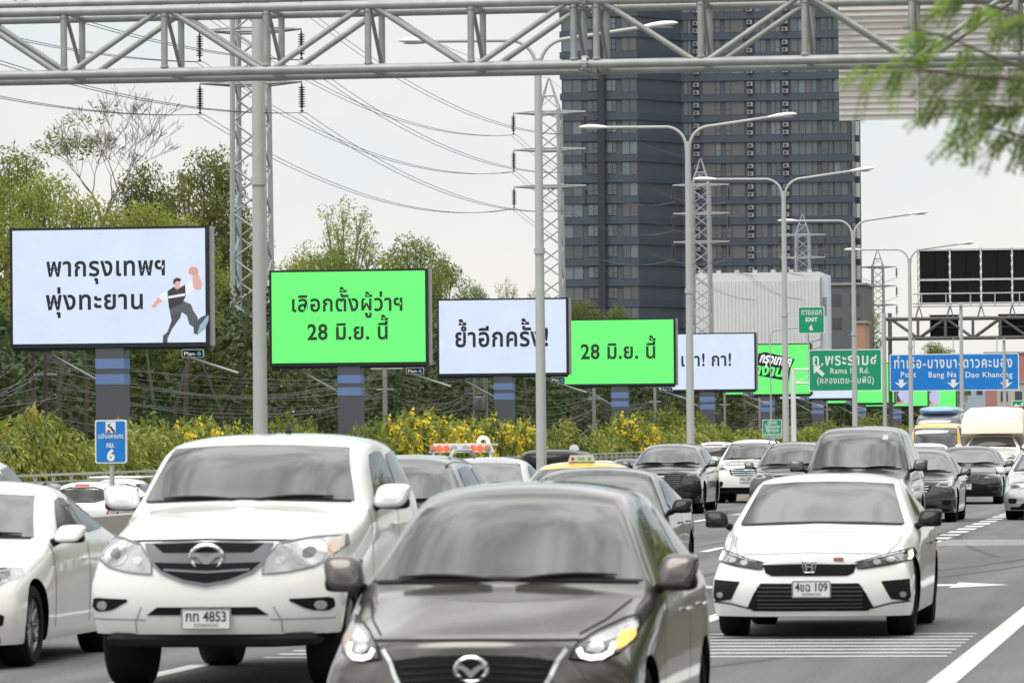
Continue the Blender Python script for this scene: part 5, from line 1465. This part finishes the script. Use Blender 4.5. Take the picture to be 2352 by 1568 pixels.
    def roof_rails(s, m=SILV):
        P = s.P; rh = P.get('rh', .66) * P['W'] / 2; r = MB()
        for sg in (-1, 1):
            pts = [V((sg * (rh - .03), P['yrf'] + .15 + q * (P['yrr'] - P['yrf'] - .2) / 6, P['H'] + (.035 if 0 < q < 6 else -.05))) for q in range(7)]
            r.tube(pts, .02, 6)
        r.build('roof_rail', m, s.root, 50)
    def antenna(s, y=None, h=.08):
        P = s.P; y = y or P['yrr'] - .3
        t = s.hit('T', 0, y)
        if t: MB().tube([t[0], t[0] + V((0, .05, h)), t[0] + V((0, .12, h * 1.1))], [.03, .018, .006], 6).build('antenna', TRIM, s.root, 60)
def thing_part(name, parent, loc):
    e = bpy.data.objects.new(name, None); COL.objects.link(e); e.parent = parent; e.location = loc; e.empty_display_size = .1; return e
def PP(base, **k): d = dict(base); d.update(k); return d
SEDAN = dict(L=4.65, W=1.80, H=1.44, zh0=.74, zcowl=.97, ycowl=1.15, yrf=2.0, yrr=3.1, yrg=3.95, ztr=1.05, fa=.90, ra=3.60, rw=.325, zb=.19)
HATCH = PP(SEDAN, L=4.06, W=1.695, H=1.52, zh0=.745, zcowl=1.0, ycowl=1.02, yrf=1.78, yrr=3.3, yrg=3.85, ztr=1.02, fa=.80, ra=3.37, rw=.30)
SUV = dict(L=4.5, W=1.82, H=1.65, zh0=.96, zcowl=1.10, ycowl=1.08, yrf=1.75, yrr=3.75, yrg=4.3, ztr=1.05, fa=.88, ra=3.52, rw=.35, zb=.24, rh=.68, hk=.86)
PICK = dict(L=5.3, W=1.85, H=1.84, zh0=1.075, zcowl=1.31, ycowl=1.28, yrf=1.98, yrr=3.35, yrg=3.6, ztr=1.16, fa=.92, ra=4.14, rw=.38, tw=.26, zb=.40, rh=.70, hk=.86, gap=.07)
MPV = dict(L=4.95, W=1.86, H=1.92, zh0=.98, zcowl=1.16, ycowl=.80, yrf=1.55, yrr=4.45, yrg=4.8, ztr=1.08, fa=.90, ra=3.9, rw=.34, zb=.2, rh=.76, hk=.88)
REFL = mat('reflector', (.16, .17, .18), .15, .5, .3, 20, coat=1)
# ---- white pickup with wing badge (nearest left)
X = (472 - 2870) / FPX * 34.95 
WPAINT = paint('white', (.80, .80, .775)); 
def cx(px, Y): return atY(px, 1300, Y).x
c = Car('pickup_truck', 'large white pickup truck with a silver winged grille filling the left foreground', 'pickup', cx(474, 34.95), 34.95,
        PP(PICK, wsb=.79, wst=.665, wstop=1.735, mir=(1.03, 1.85, 1.36, .13, .09), bowF=.26, fw=1.01, fy=(0, -.03, -.07, -.07, 0), hcurve=.7, rh=.80, yrr=3.78, yrg=3.98, ex=3.4, crease=.45), WPAINT)
c.glazing(pillars=(.5,)); c.mirrors(mat('mirror_cap', (.75, .75, .76), .2, .5, .03)); c.antenna(3.1, .06)
hl = [(.40, .83), (.41, .93), (.50, 1.045), (.70, 1.08), (.85, 1.09), (.875, 1.02), (.84, .93), (.75, .88), (.58, .845)]
hls = c.both('headlight', hl, LAMP, off=.007, res=.035)
for sg in (1, -1): c.line(MB(), [(sg * x, z) for x, z in hl + hl[:1]], .010, off=.012).build('lamp_edge', SILV, hls[0 if sg > 0 else 1])
for h, sg in zip(hls, (1, -1)):
    for nm, cc, r, m in (('lamp_bowl', (.70, .975), .105, CHROME), ('bulb', (.70, .975), .045, REFL), ('lamp_bowl', (.515, .93), .035, CHROME)):
        c.drape(nm, [(sg * (cc[0] + r * cos(a)), cc[1] + r * .85 * sin(a)) for a in [2 * pi * i / 16 for i in range(16)]][::sg], m, off=.011 if nm == 'lamp_bowl' else .015, res=.03, parent=h, rnd_=0)
    c.drape('indicator', [(sg * x, z) for x, z in ((.79, 1.05), (.845, 1.07), (.86, .99), (.825, .94), (.80, .98))][::sg], AMBER if sg > 0 else LAMP, off=.010, res=.03, parent=h)  # amber on one side only: a pinkish brown reflection put into the lens colour
g = c.drape('grille', [(-.47, 1.05), (-.2, 1.062), (.2, 1.062), (.47, 1.05), (.42, .93), (.33, .855), (.15, .785), (0, .757), (-.15, .785), (-.33, .855), (-.42, .93)], SILV, off=.010, res=.05, rnd_=0)
c.drape('upper_opening', [(-.40, 1.044), (0, 1.056), (.40, 1.044), (.32, .985), (-.32, .985)], BLACK, off=.016, res=.04, parent=g, rnd_=0)
lo = c.drape('lower_opening', [(-.385, .915), (0, .905), (.385, .915), (.33, .855), (.16, .795), (0, .770), (-.16, .795), (-.33, .855)], BLACK, off=.016, res=.04, parent=g, rnd_=0)
m = MB(); c.line(m, [(-.31, .862), (0, .845), (.31, .862)], .016, off=.022); m.build('slat', SILV, g)
m = MB(); c.line(m, [(-.415, .925), (-.33, .847), (-.15, .775), (0, .748), (.15, .775), (.33, .847), (.415, .925)], .018, off=.018); m.build('chrome_edge', SILV, g)
c.badge(.95, .235, 'wing')
for h in c.both('fog_light', [(.56, .655), (.72, .66), (.87, .665), (.885, .60), (.84, .565), (.72, .575)], BLACK, off=.008, res=.04):
    cc = 1 if sum(v.co.x for v in h.data.vertices) > 0 else -1
    c.drape('fog_lens', [(cc * (.79 + .042 * cos(a)), .61 + .032 * sin(a)) for a in [2 * pi * i / 12 for i in range(12)]][::cc], LAMP, off=.014, res=.03, parent=h, rnd_=0)
c.drape('lower_intake', [(-.36, .60), (.36, .60), (.44, .545), (-.44, .545)], BLACK, off=.008, res=.05, rnd_=0)
c.plate(.515, 'กท 4853', wd=.36, ht=.15)
m = MB(); c.line(m, [(-.78, 1.06), (-.48, 1.068), (0, 1.078), (.48, 1.068), (.78, 1.06)], .012, off=.004)
m.build('hood_gap', BLACK, c.root)
m = MB(); CRS = mat('crease', (.35, .35, .34), .5)
for sg in (-1, 1):
    c.line(MB(), [(sg * .88, .515), (sg * .45, .51)], .010, off=.004).build('bumper_crease', CRS, c.root); c.line(MB(), [(sg * .48, .60), (sg * .53, .50), (sg * .53, .42)], .010, off=.004).build('bumper_crease', CRS, c.root)
MB().ell((0, .30, .37), (.80, .22, .065), .5).build('skid_plate', TRIM, c.root)
MB().box((0, 4.14, .36), (1.4, .12, .12)).build('rear_axle', UNDER, c.root)
MB().box((0, 5.0, .62), (1.6, .3, .5)).build('tail_underside', UNDER, c.root)

# ---- grey brown hatchback (nearest, middle)
BR = paint('brown_grey', (.088, .080, .076), .6, .24)
c = Car('hatchback', 'dark brownish grey hatchback with lit headlights and an amber indicator, nearest the camera', 'car', cx(1079, 25.3), 25.3,
        PP(HATCH, wsb=.73, wst=.505, wstop=1.42, mir=(.91, 1.42, 1.065, .105, .095), bowF=.28, fw=.975, hcurve=.75, rh=.67, crease=.4, H=1.555, yrf=1.72, handle=CHROME), BR)
c.glazing(); c.mirrors()
hl = [(.49, .655), (.515, .72), (.60, .785), (.70, .835), (.755, .85), (.772, .80), (.768, .73), (.72, .675), (.62, .64)]
hls = c.both('headlight', hl, LAMPD, off=.008, res=.03)
for sg in (1, -1): c.line(MB(), [(sg * x, z) for x, z in hl + hl[:1]], .010, off=.013).build('lamp_edge', TRIM, hls[0 if sg > 0 else 1])
for h, sg in zip(hls, (1, -1)):
    c.drape('lamp_lens', [(sg * x, z) for x, z in ((.56, .735), (.66, .79), (.755, .83), (.765, .78), (.70, .745), (.62, .72))][::sg], LAMP, off=.011, res=.03, parent=h)
    m = MB(); c.line(m, [(sg * x, z) for x, z in ((.525, .70), (.545, .665), (.585, .652), (.64, .655), (.675, .675), (.685, .72))], .026, off=.016); m.build('running_light', DRL, h)
    c.drape('bulb', [(sg * (.605 + .04 * cos(a)), .70 + .03 * sin(a)) for a in [2 * pi * i / 12 for i in range(12)]][::sg], CHROME, off=.014, res=.02, parent=h, rnd_=0)
    c.drape('indicator', [(sg * x, z) for x, z in ((.69, .69), (.73, .70), (.765, .745), (.755, .785), (.70, .77))][::sg], AMB if sg > 0 else AMBER, off=.013, res=.02, parent=h)
g = c.drape('grille', [(-.415, .648), (-.25, .672), (0, .680), (.25, .672), (.415, .648), (.40, .57), (.33, .45), (0, .40), (-.33, .45), (-.40, .57)], BLACK, off=.010, res=.05, rnd_=0)
m = MB()
for z in (.635, .60, .565, .53, .495): c.line(MB(), [(-.37, z - .02), (0, z), (.37, z - .02)], .012, off=.018).build('slat', GLOSSB, g)
m = MB(); c.line(m, [(.47, .70), (.43, .645), (.40, .57), (.33, .44)], .022, off=.016, mirror=True); m.build('chrome_edge', CHROME, g)
c.badge(.605, .165, 'wing')
m = MB(); c.line(m, [(-.60, .745), (-.3, .752), (0, .755), (.3, .752), (.60, .745)], .010, off=.004)
c.line(m, [(.52, .32), (.62, .65), (.70, 1.08)], .010, 'T', .004, True); m.build('hood_gap', BLACK, c.root)
c.front_plain = None

# ---- white sedan right of centre
W2P = paint('pearl_white', (.82, .82, .81))
c = Car('sedan', 'white sedan with black mirrors and a slim black grille in the right lane', 'car', cx(1858, 43.7), 43.7,
        PP(SEDAN, wsb=.74, wst=.60, wstop=1.345, mir=(.965, 1.52, 1.03, .105, .075), bowF=.25, fw=1.0, hcurve=.75, zh0=.745, zcowl=.955, rh=.72, crease=.4, rimd=True, sensor=False, handle=GLOSSB), W2P)
c.glazing(wip=False); c.mirrors(GLOSSB); c.antenna(3.0, .05)
hl = [(.40, .665), (.62, .715), (.84, .765), (.865, .72), (.85, .675), (.65, .635), (.42, .605)]
hls = c.both('headlight', hl, LAMPD, off=.008, res=.03)
for sg in (1, -1): c.line(MB(), [(sg * x, z) for x, z in hl + hl[:1]], .010, off=.013).build('lamp_edge', TRIM, hls[0 if sg > 0 else 1])
for h, sg in zip(hls, (1, -1)):
    m = MB(); c.line(m, [(sg * x, z) for x, z in ((.47, .678), (.62, .708), (.825, .752))], .016, off=.013)
    m.build('running_light', LAMP, h)
    m = MB(); c.line(m, [(sg * x, z) for x, z in ((.825, .748), (.84, .70), (.83, .675))], .024, off=.014); m.build('position_light', DRL, h)
    for q in (.58, .69): c.drape('lamp_bowl', [(sg * (q + .035 * cos(a)), .665 + .022 * sin(a) + (q - .58) * .15) for a in [2 * pi * i / 10 for i in range(10)]][::sg], LAMP, off=.012, res=.02, parent=h, rnd_=0)
g = c.drape('grille', [(-.41, .648), (0, .655), (.41, .648), (.385, .575), (.33, .55), (-.33, .55), (-.385, .575)], BLACK, off=.008, res=.05, rnd_=0)
m = MB()
for z in (.625, .60, .575): c.line(MB(), [(-.36, z), (.36, z)], .008, off=.014).build('slat', GLOSSB, g)
m = MB(); c.line(m, [(-.41, .652), (0, .660), (.41, .652)], .010, off=.014); m.build('chrome_edge', CHROME, g)
c.badge(.632, .125, 'h')
h = c.hit('F', .255, .695); MB().box(h[0] + V((0, -.008, 0)), (.085, .012, .03)).build('emblem', mat('emblem_red', (.35, .12, .11), .4), c.root)
li = c.drape('lower_intake', [(-.43, .485), (.43, .485), (.49, .40), (.55, .28), (.50, .245), (-.50, .245), (-.55, .28), (-.49, .40)], BLACK, off=.008, res=.05, rnd_=0)
m = MB()
for z in (.45, .415, .38, .345, .31, .28): c.line(MB(), [(-.46, z), (.46, z)], .010, off=.014).build('slat', mat('slat_grey', (.05, .05, .05), .4), li)
for h in c.both('fog_light', [(.62, .50), (.855, .515), (.865, .36), (.84, .325), (.70, .345)], TRIM, off=.008, res=.04, rnd_=0):
    sg = 1 if sum(v.co.x for v in h.data.vertices) > 0 else -1
    c.drape('fog_lens', [(sg * (.80 + .028 * cos(a)), .385 + .025 * sin(a)) for a in [2 * pi * i / 10 for i in range(10)]][::sg], LAMP, off=.013, res=.03, parent=h, rnd_=0)
m = MB(); c.line(m, [(-.50, .215), (0, .21), (.50, .215)], .05, off=.010); m.build('front_lip', TRIM, c.root)
m = MB(); c.line(m, [(.53, .268), (.70, .31), (.86, .325)], .012, off=.012, mirror=True); m.build('splitter_line', TRIM, c.root)
c.plate(.435, '4ขฉ 109', x=.02, wd=.34, ht=.15)
m = MB(); c.line(m, [(-.60, .735), (0, .752), (.60, .735)], .007, off=.003); c.line(m, [(.66, .35), (.72, .75), (.74, 1.15)], .008, 'T', .004, True); m.build('hood_gap', mat('gap_grey', (.25, .25, .25), .6), c.root)

# ---- white sedan cut by the left edge
c = Car('sedan', 'white sedan cut by the left edge with one front wheel showing', 'car', -10.42, 38.0, PP(SEDAN, W=1.75, H=1.47, zcowl=.99, zh0=.77, mir=(.98, 1.55, 1.04, .115, .07), fa=.90, wsb=.70, wst=.56), paint('cream_white', (.80, .79, .765)))
c.glazing(); c.mirrors(); c.P['badge'] = 'h'; c.front()

# ---- the traffic behind
GREY = paint('dark_grey', (.045, .047, .05), .5); SIL = paint('silver', (.40, .41, .43), .6); LSIL = paint('pale_silver', (.52, .53, .55), .55)
BLK = paint('black_car', (.012, .012, .014), .1, .22); MIDG = paint('mid_grey', (.16, .165, .17), .6); YELT = paint('taxi_yellow', (.75, .52, .05)); CHAR = paint('charcoal', (.055, .052, .05), .5)
def put(name, label, cat, X, Y, P, m, **k):
    c = Car(name, label, cat, X, Y, P, m, k.get('rz', 0), k.get('z', 0)); c.glazing(pillars=k.get('pillars', (.5,)), wip=k.get('wip', True))
    if k.get('mir', True): c.mirrors(k.get('mm'))
    if k.get('rear'): c.back(k.get('tl'), k.get('brake', False), k.get('plate'))
    else: c.front()
    return c
put('sedan', 'dark grey sedan mostly hidden behind the brownish hatchback, right mirror showing', 'car', cx(1338, 54.5) - .05, 54.0, PP(SEDAN, H=1.44, W=1.84), GREY, mm=GLOSSB)
c = put('estate_car', 'grey sport utility car with pale roof rails beside the white pickup', 'car', cx(850, 54), 54.0, PP(SUV, H=1.60, zh0=.9, zcowl=1.04, wsb=.72), MIDG); c.roof_rails(LSIL)
put('sedan', 'silver sedan in the left lane behind the grey car with roof rails', 'car', cx(1075, 81) , 81, PP(SEDAN, H=1.45, W=1.76), LSIL)
c = put('taxi', 'yellow taxi with a lit roof sign half hidden by the dark grey sedan', 'taxi', cx(1300, 69.5) , 69, PP(SEDAN, H=1.43, zh0=.76), YELT)
t_ = c.hit('T', 0, 2.3)[0]
s_ = MB().prism([(-.19, 0), (.19, 0), (.16, .10), (-.16, .10)], 2.2, 2.34); s_.v = [(x, y, z + t_.z) for x, y, z in s_.v]
rs_ = s_.build('roof_sign', mat('taxi_sign', (.62, .60, .55), .4), c.root)
letters('TAXI', .05, (0, 2.19, t_.z + .03), mat('taxi_green', (.05, .35, .2), .5), rs_, bold=.03)
for sx, m_ in ((-.12, 'red'), (.12, 'green')): MB().ell((sx, 2.19, t_.z + .05), (.025, .01, .022), 1, 10, 6).build('emblem', mat('taxi_dot_' + m_, (.5, .05, .05) if m_ == 'red' else (.05, .4, .2), .5), rs_)
put('crossover', 'black crossover with a mesh grille in the far left lane beside the third lamp pole', 'car', cx(1521, 112), 112, PP(SUV, L=4.35, W=1.79, H=1.60, hlm=LAMP, slats=5, slw=.012, slm=SILV, hl=[(.52, .86), (.70, .93), (.86, .955), (.86, .91), (.66, .865)], gr=[(-.50, .90), (.50, .90), (.42, .66), (-.42, .66)], bz=.79, bs=.14, plate='ขศ 1748', pz=.60), BLK)
put('crossover', 'white crossover with a chrome barred grille behind the black crossover', 'car', cx(1716, 129), 129, PP(SUV, L=4.5, W=1.82, H=1.66, clad=True, slats=3, slw=.035, plate='5กต 2291', pz=.60, bz=.80, gr=[(-.46, .90), (.46, .90), (.40, .70), (-.40, .70)], fog=[(.60, .56), (.82, .57), (.80, .42), (.64, .42)]), WPAINT)
c = put('crossover', 'dark grey sport utility car between the white crossover and the tall dark van', 'car', cx(1812, 110), 110, PP(SUV, W=1.83, H=1.62, zh0=.92, zcowl=1.06), paint('slate_grey', (.085, .088, .092), .55)); c.roof_rails()
put('van', 'tall dark grey van looming behind the white sedan', 'van', cx(1966, 85.0), 84.5, PP(MPV, sticker=True, mir=(1.06, 1.30, 1.24, .12, .10), gr=[(-.62, .92), (.62, .92), (.56, .55), (-.56, .55)], badge='oval'), paint('van_grey', (.04, .039, .038), .5), mm=CHAR, pillars=(.3, .65))
put('sedan', 'dark grey car with a lit headlight squeezed right of the tall van', 'car', cx(2096, 100), 99.5, PP(SEDAN, H=1.46, W=1.82, zh0=.82), CHAR)
put('sedan', 'dark sedan with a broad barred grille in the second lane on the right', 'car', cx(2218, 124), 124, PP(SEDAN, L=4.88, W=1.86, H=1.45, zh0=.76, slats=2, slm=SILV, gr=[(-.42, .72), (.42, .72), (.16, .60), (-.16, .60)], li=[(-.50, .52), (.50, .52), (.74, .24), (-.74, .24)], hl=[(.44, .66), (.62, .72), (.88, .76), (.86, .70), (.60, .64)], badge='oval', bz=.665, bs=.15, plate='8กพ 4171', pz=.44), paint('bronze_dark', (.028, .026, .025), .5))
put('sedan', 'silver sedan cut by the right edge', 'car', cx(2306, 102) + .93, 101.5, PP(SEDAN, W=1.86, H=1.45), LSIL)
put('sedan', 'white car with only its roof and windshield showing left of the yellow minibus', 'car', cx(2117, 150), 150, PP(SEDAN, H=1.47), WPAINT)
# pickup with the cream canopy
c = put('pickup_truck', 'white pickup carrying a tall cream canopy on the right', 'pickup', cx(2279, 151), 150, PP(PICK, W=1.80, H=1.74, zb=.34, slm=TRIM, gr=[(-.42, 1.02), (.42, 1.02), (.36, .80), (-.36, .80)], bz=.92), WPAINT)
CREAM = mat('cream_canopy', (.84, .74, .61), .6, 0, .05, 1)
k_ = MB(); ps = [(1.72, .92, 1.74, 1.86), (1.86, .93, 1.72, 2.22), (2.2, .93, 1.70, 2.46), (3.6, .93, 1.1, 2.52), (5.3, .93, 1.0, 2.52), (5.5, .92, 1.0, 2.40)]
rg = []
for (y, hw, z0, z1) in ps:
    rg.append([(-hw, y, z0), (-hw, y, z0 + (z1 - z0) * .55), (-hw * .93, y, z1 - .12), (-hw * .78, y, z1), (0, y, z1 + .03), (hw * .78, y, z1), (hw * .93, y, z1 - .12), (hw, y, z0 + (z1 - z0) * .55), (hw, y, z0)])
k_.v = [p for r_ in rg for p in r_]
for a in range(len(ps) - 1):
    for b in range(8): k_.f.append((a * 9 + b, a * 9 + b + 1, a * 9 + 10 + b, a * 9 + 9 + b)); k_.mi.append(0)
    k_.f.append((a * 9, a * 9 + 9, a * 9 + 17, a * 9 + 8)); k_.mi.append(0)
k_.f += [tuple(range(9)), tuple(range(len(ps) * 9 - 1, len(ps) * 9 - 10, -1))]; k_.mi += [0, 0]
k_.build('canopy', CREAM, c.root, 50)
MB().box((0, 1.93, 1.80), (1.84, .03, .03)).build('canopy_seam', mat('canopy_seam', (.45, .38, .30), .6), c.root)
# buses
BUSY = dict(L=7.2, W=2.1, H=2.18, zh0=1.02, zcowl=1.08, ycowl=.18, yrf=.45, yrr=6.8, yrg=7.05, ztr=1.1, fa=1.2, ra=5.4, rw=.38, zb=.3, rh=.86, hk=.94, bowF=.12, bowW=.12, belt=(1.05, 1.05), wsb=.86, wst=.84, wstop=1.96, swf=.4, swb=.4, fw=.98)
c = put('minibus', 'yellow minibus with a wide dark windshield', 'bus', cx(2154, 196), 195, BUSY, paint('bus_yellow', (.85, .46, .03)), pillars=(.25, .5, .75))
h = c.hit('F', .0, 1.93); letters('กรุงเทพ', .10, (.1, h[0].y - .02, 1.90), mat('bus_letter', (.7, .55, .55), .5), c.root)
c = put('bus', 'grey coach with a blue top behind the yellow minibus', 'bus', cx(2160, 236), 235, PP(BUSY, L=10, W=2.4, H=2.75, yrr=9.5, yrg=9.8, ra=7.4, wsb=1.1, wst=1.0, wstop=2.45, zcowl=1.3, zh0=1.2), paint('coach_grey', (.12, .14, .18), .4), pillars=(.2, .4, .6, .8))
MB().ell((0, 3.2, 2.78), (1.0, 2.6, .22), .6, 20, 8).build('roof_pod', paint('coach_blue', (.20, .36, .56)), c.root, 60)
c = put('bus', 'red bus with red roof racks behind the cream canopy', 'bus', cx(2318, 200), 200, PP(BUSY, L=10, W=2.4, H=2.62, yrr=9.5, yrg=9.8, ra=7.4, wsb=1.1, wst=1.0, wstop=2.35, zcowl=1.3, zh0=1.2), paint('bus_red', (.30, .02, .025)), pillars=(.2, .4, .6, .8))
MB().box((0, 3, 2.70), (1.3, 3.2, .16)).build('roof_rack', mat('rack_red', (.35, .03, .03), .5), c.root)
MB().lathe([(0, 0), (.07, 0), (.08, .12), (0, .15)], (.0, 1.2, 2.62), 'Z', 10).build('beacon', WHITE, c.root, 50)

# ---- far carriageway, seen from behind
def away(name, label, cat, px, Y, P, m, **k):
    X = cx(px, Y) ; c = put(name, label, cat, X, Y + P['L'], P, m, rz=pi, z=LOW + k.pop('dz', 0), rear=True, **k); return c
REARTL = [(.74, .62), (.90, .62), (.90, 1.02), (.76, 1.02)]
c = away('pickup_truck', 'white pickup seen from behind with a red high brake light, left of the kilometre sign', 'pickup', 170, 118, PP(PICK, H=1.58, W=1.72, L=4.9, zcowl=1.1, zh0=.95, ztr=1.0, yrr=4.0, yrg=4.45, zb=.3, ra=3.9), paint('pickup_white_silver', (.66, .67, .67), .1), brake=True, tl=REARTL)
c = away('pickup_truck', 'small white pickup ahead with a bare roof rack by the kilometre sign pole', 'pickup', 228, 128, PP(PICK, H=1.55, W=1.70, zcowl=1.1, zh0=.95, ztr=1.0), WPAINT, tl=REARTL)
rk = MB()
for x in (-.7, .7): rk.tube([(x, 2.0, 1.58), (x, 3.3, 1.58)], .03, 6)
for y in (2.0, 2.6, 3.3): rk.tube([(-.7, y, 1.58), (.7, y, 1.58)], .03, 6)
rk.build('roof_rack', WHITE, c.root)
away('hatchback', 'dark car by the railing at the far left edge', 'car', 50, 126, PP(HATCH, H=1.52), GREY)
c = away('pickup_truck', 'white recovery truck with a row of round tail lamps across its rear frame', 'truck', 1060, 136, PP(PICK, H=1.84, ztr=1.30), WPAINT, tl=REARTL)
rf = MB(); rf.prism([(-.92, 2.14), (.92, 2.14), (.78, 2.40), (-.78, 2.40)], 5.02, 5.12); rf.box((0, 4.2, 2.36), (1.5, 1.8, .06)); 
for x in (-.8, .8): rf.box((x, 5.05, 1.5), (.08, .08, 1.3))
fr_ = rf.build('light_frame', WHITE, c.root)
for i, x in enumerate((-.72, -.52, -.32, -.12, .22, .42, .62, .80)):
    L4 = MB().lathe([(0, .03), (.085, .02), (.095, 0), (.095, -.02)], (x, 5.14, 2.26), 'Y', 14)
    col = (AMBER, REDL, REDL, LAMP, LAMP, REDL, REDL, AMBER)[i]
    L4.build('round_lamp', mat('lit_round_red', (.6, .05, .03), .3, 0, 0, emit=(1, .16, .06), es=.7) if col is REDL else col, fr_, 50)
MB().lathe([(.08, -.03), (.19, -.03), (.19, .03), (.08, .03), (.08, -.03)], (-.5, 4.4, 2.42), 'Y', 18).build('winch_wheel', WHITE, c.root, 40)
c = away('pickup_truck', 'pickup with a glossy black canopy seen from behind left of the second lamp pole', 'pickup', 1262, 150, PP(PICK, H=1.80, W=1.82, ztr=1.15, yrr=4.9, yrg=5.15), BLK, tl=REARTL)
MB().ell((0, 3.6, 1.72), (.98, 1.7, .44), .45, 24, 12).build('canopy', GLOSSB, c.root, 50)
MB().lathe([(0, -.02), (.15, -.02), (.15, .02), (0, .02)], (-.5, 3.2, 2.16), 'Y', 16).build('roof_vent', WHITE, c.root, 40)
away('hatchback', 'small white hatchback seen from behind right of the second lamp pole', 'car', 1372, 205, PP(HATCH, H=1.55), WPAINT)
away('sedan', 'small dark car with a red tail light left of the black crossover', 'car', 1432, 225, PP(SEDAN, H=1.5), GREY)
away('van', 'black people carrier seen from behind beside the black crossover', 'van', 1622, 178, PP(MPV, H=1.8, W=1.80), BLK, plate='ฮค 552', tl=[(.74, .75), (.90, .75), (.90, 1.15), (.78, 1.15)])
away('van', 'white high roof van ahead of the black people carrier', 'van', 1640, 225, PP(MPV, H=2.25, W=1.9), WPAINT)
put('crossover', 'white crossover behind the left white sedan, only its roof edge showing at the left edge', 'car', -13.70, 48.5, PP(SUV, H=1.66), WPAINT)
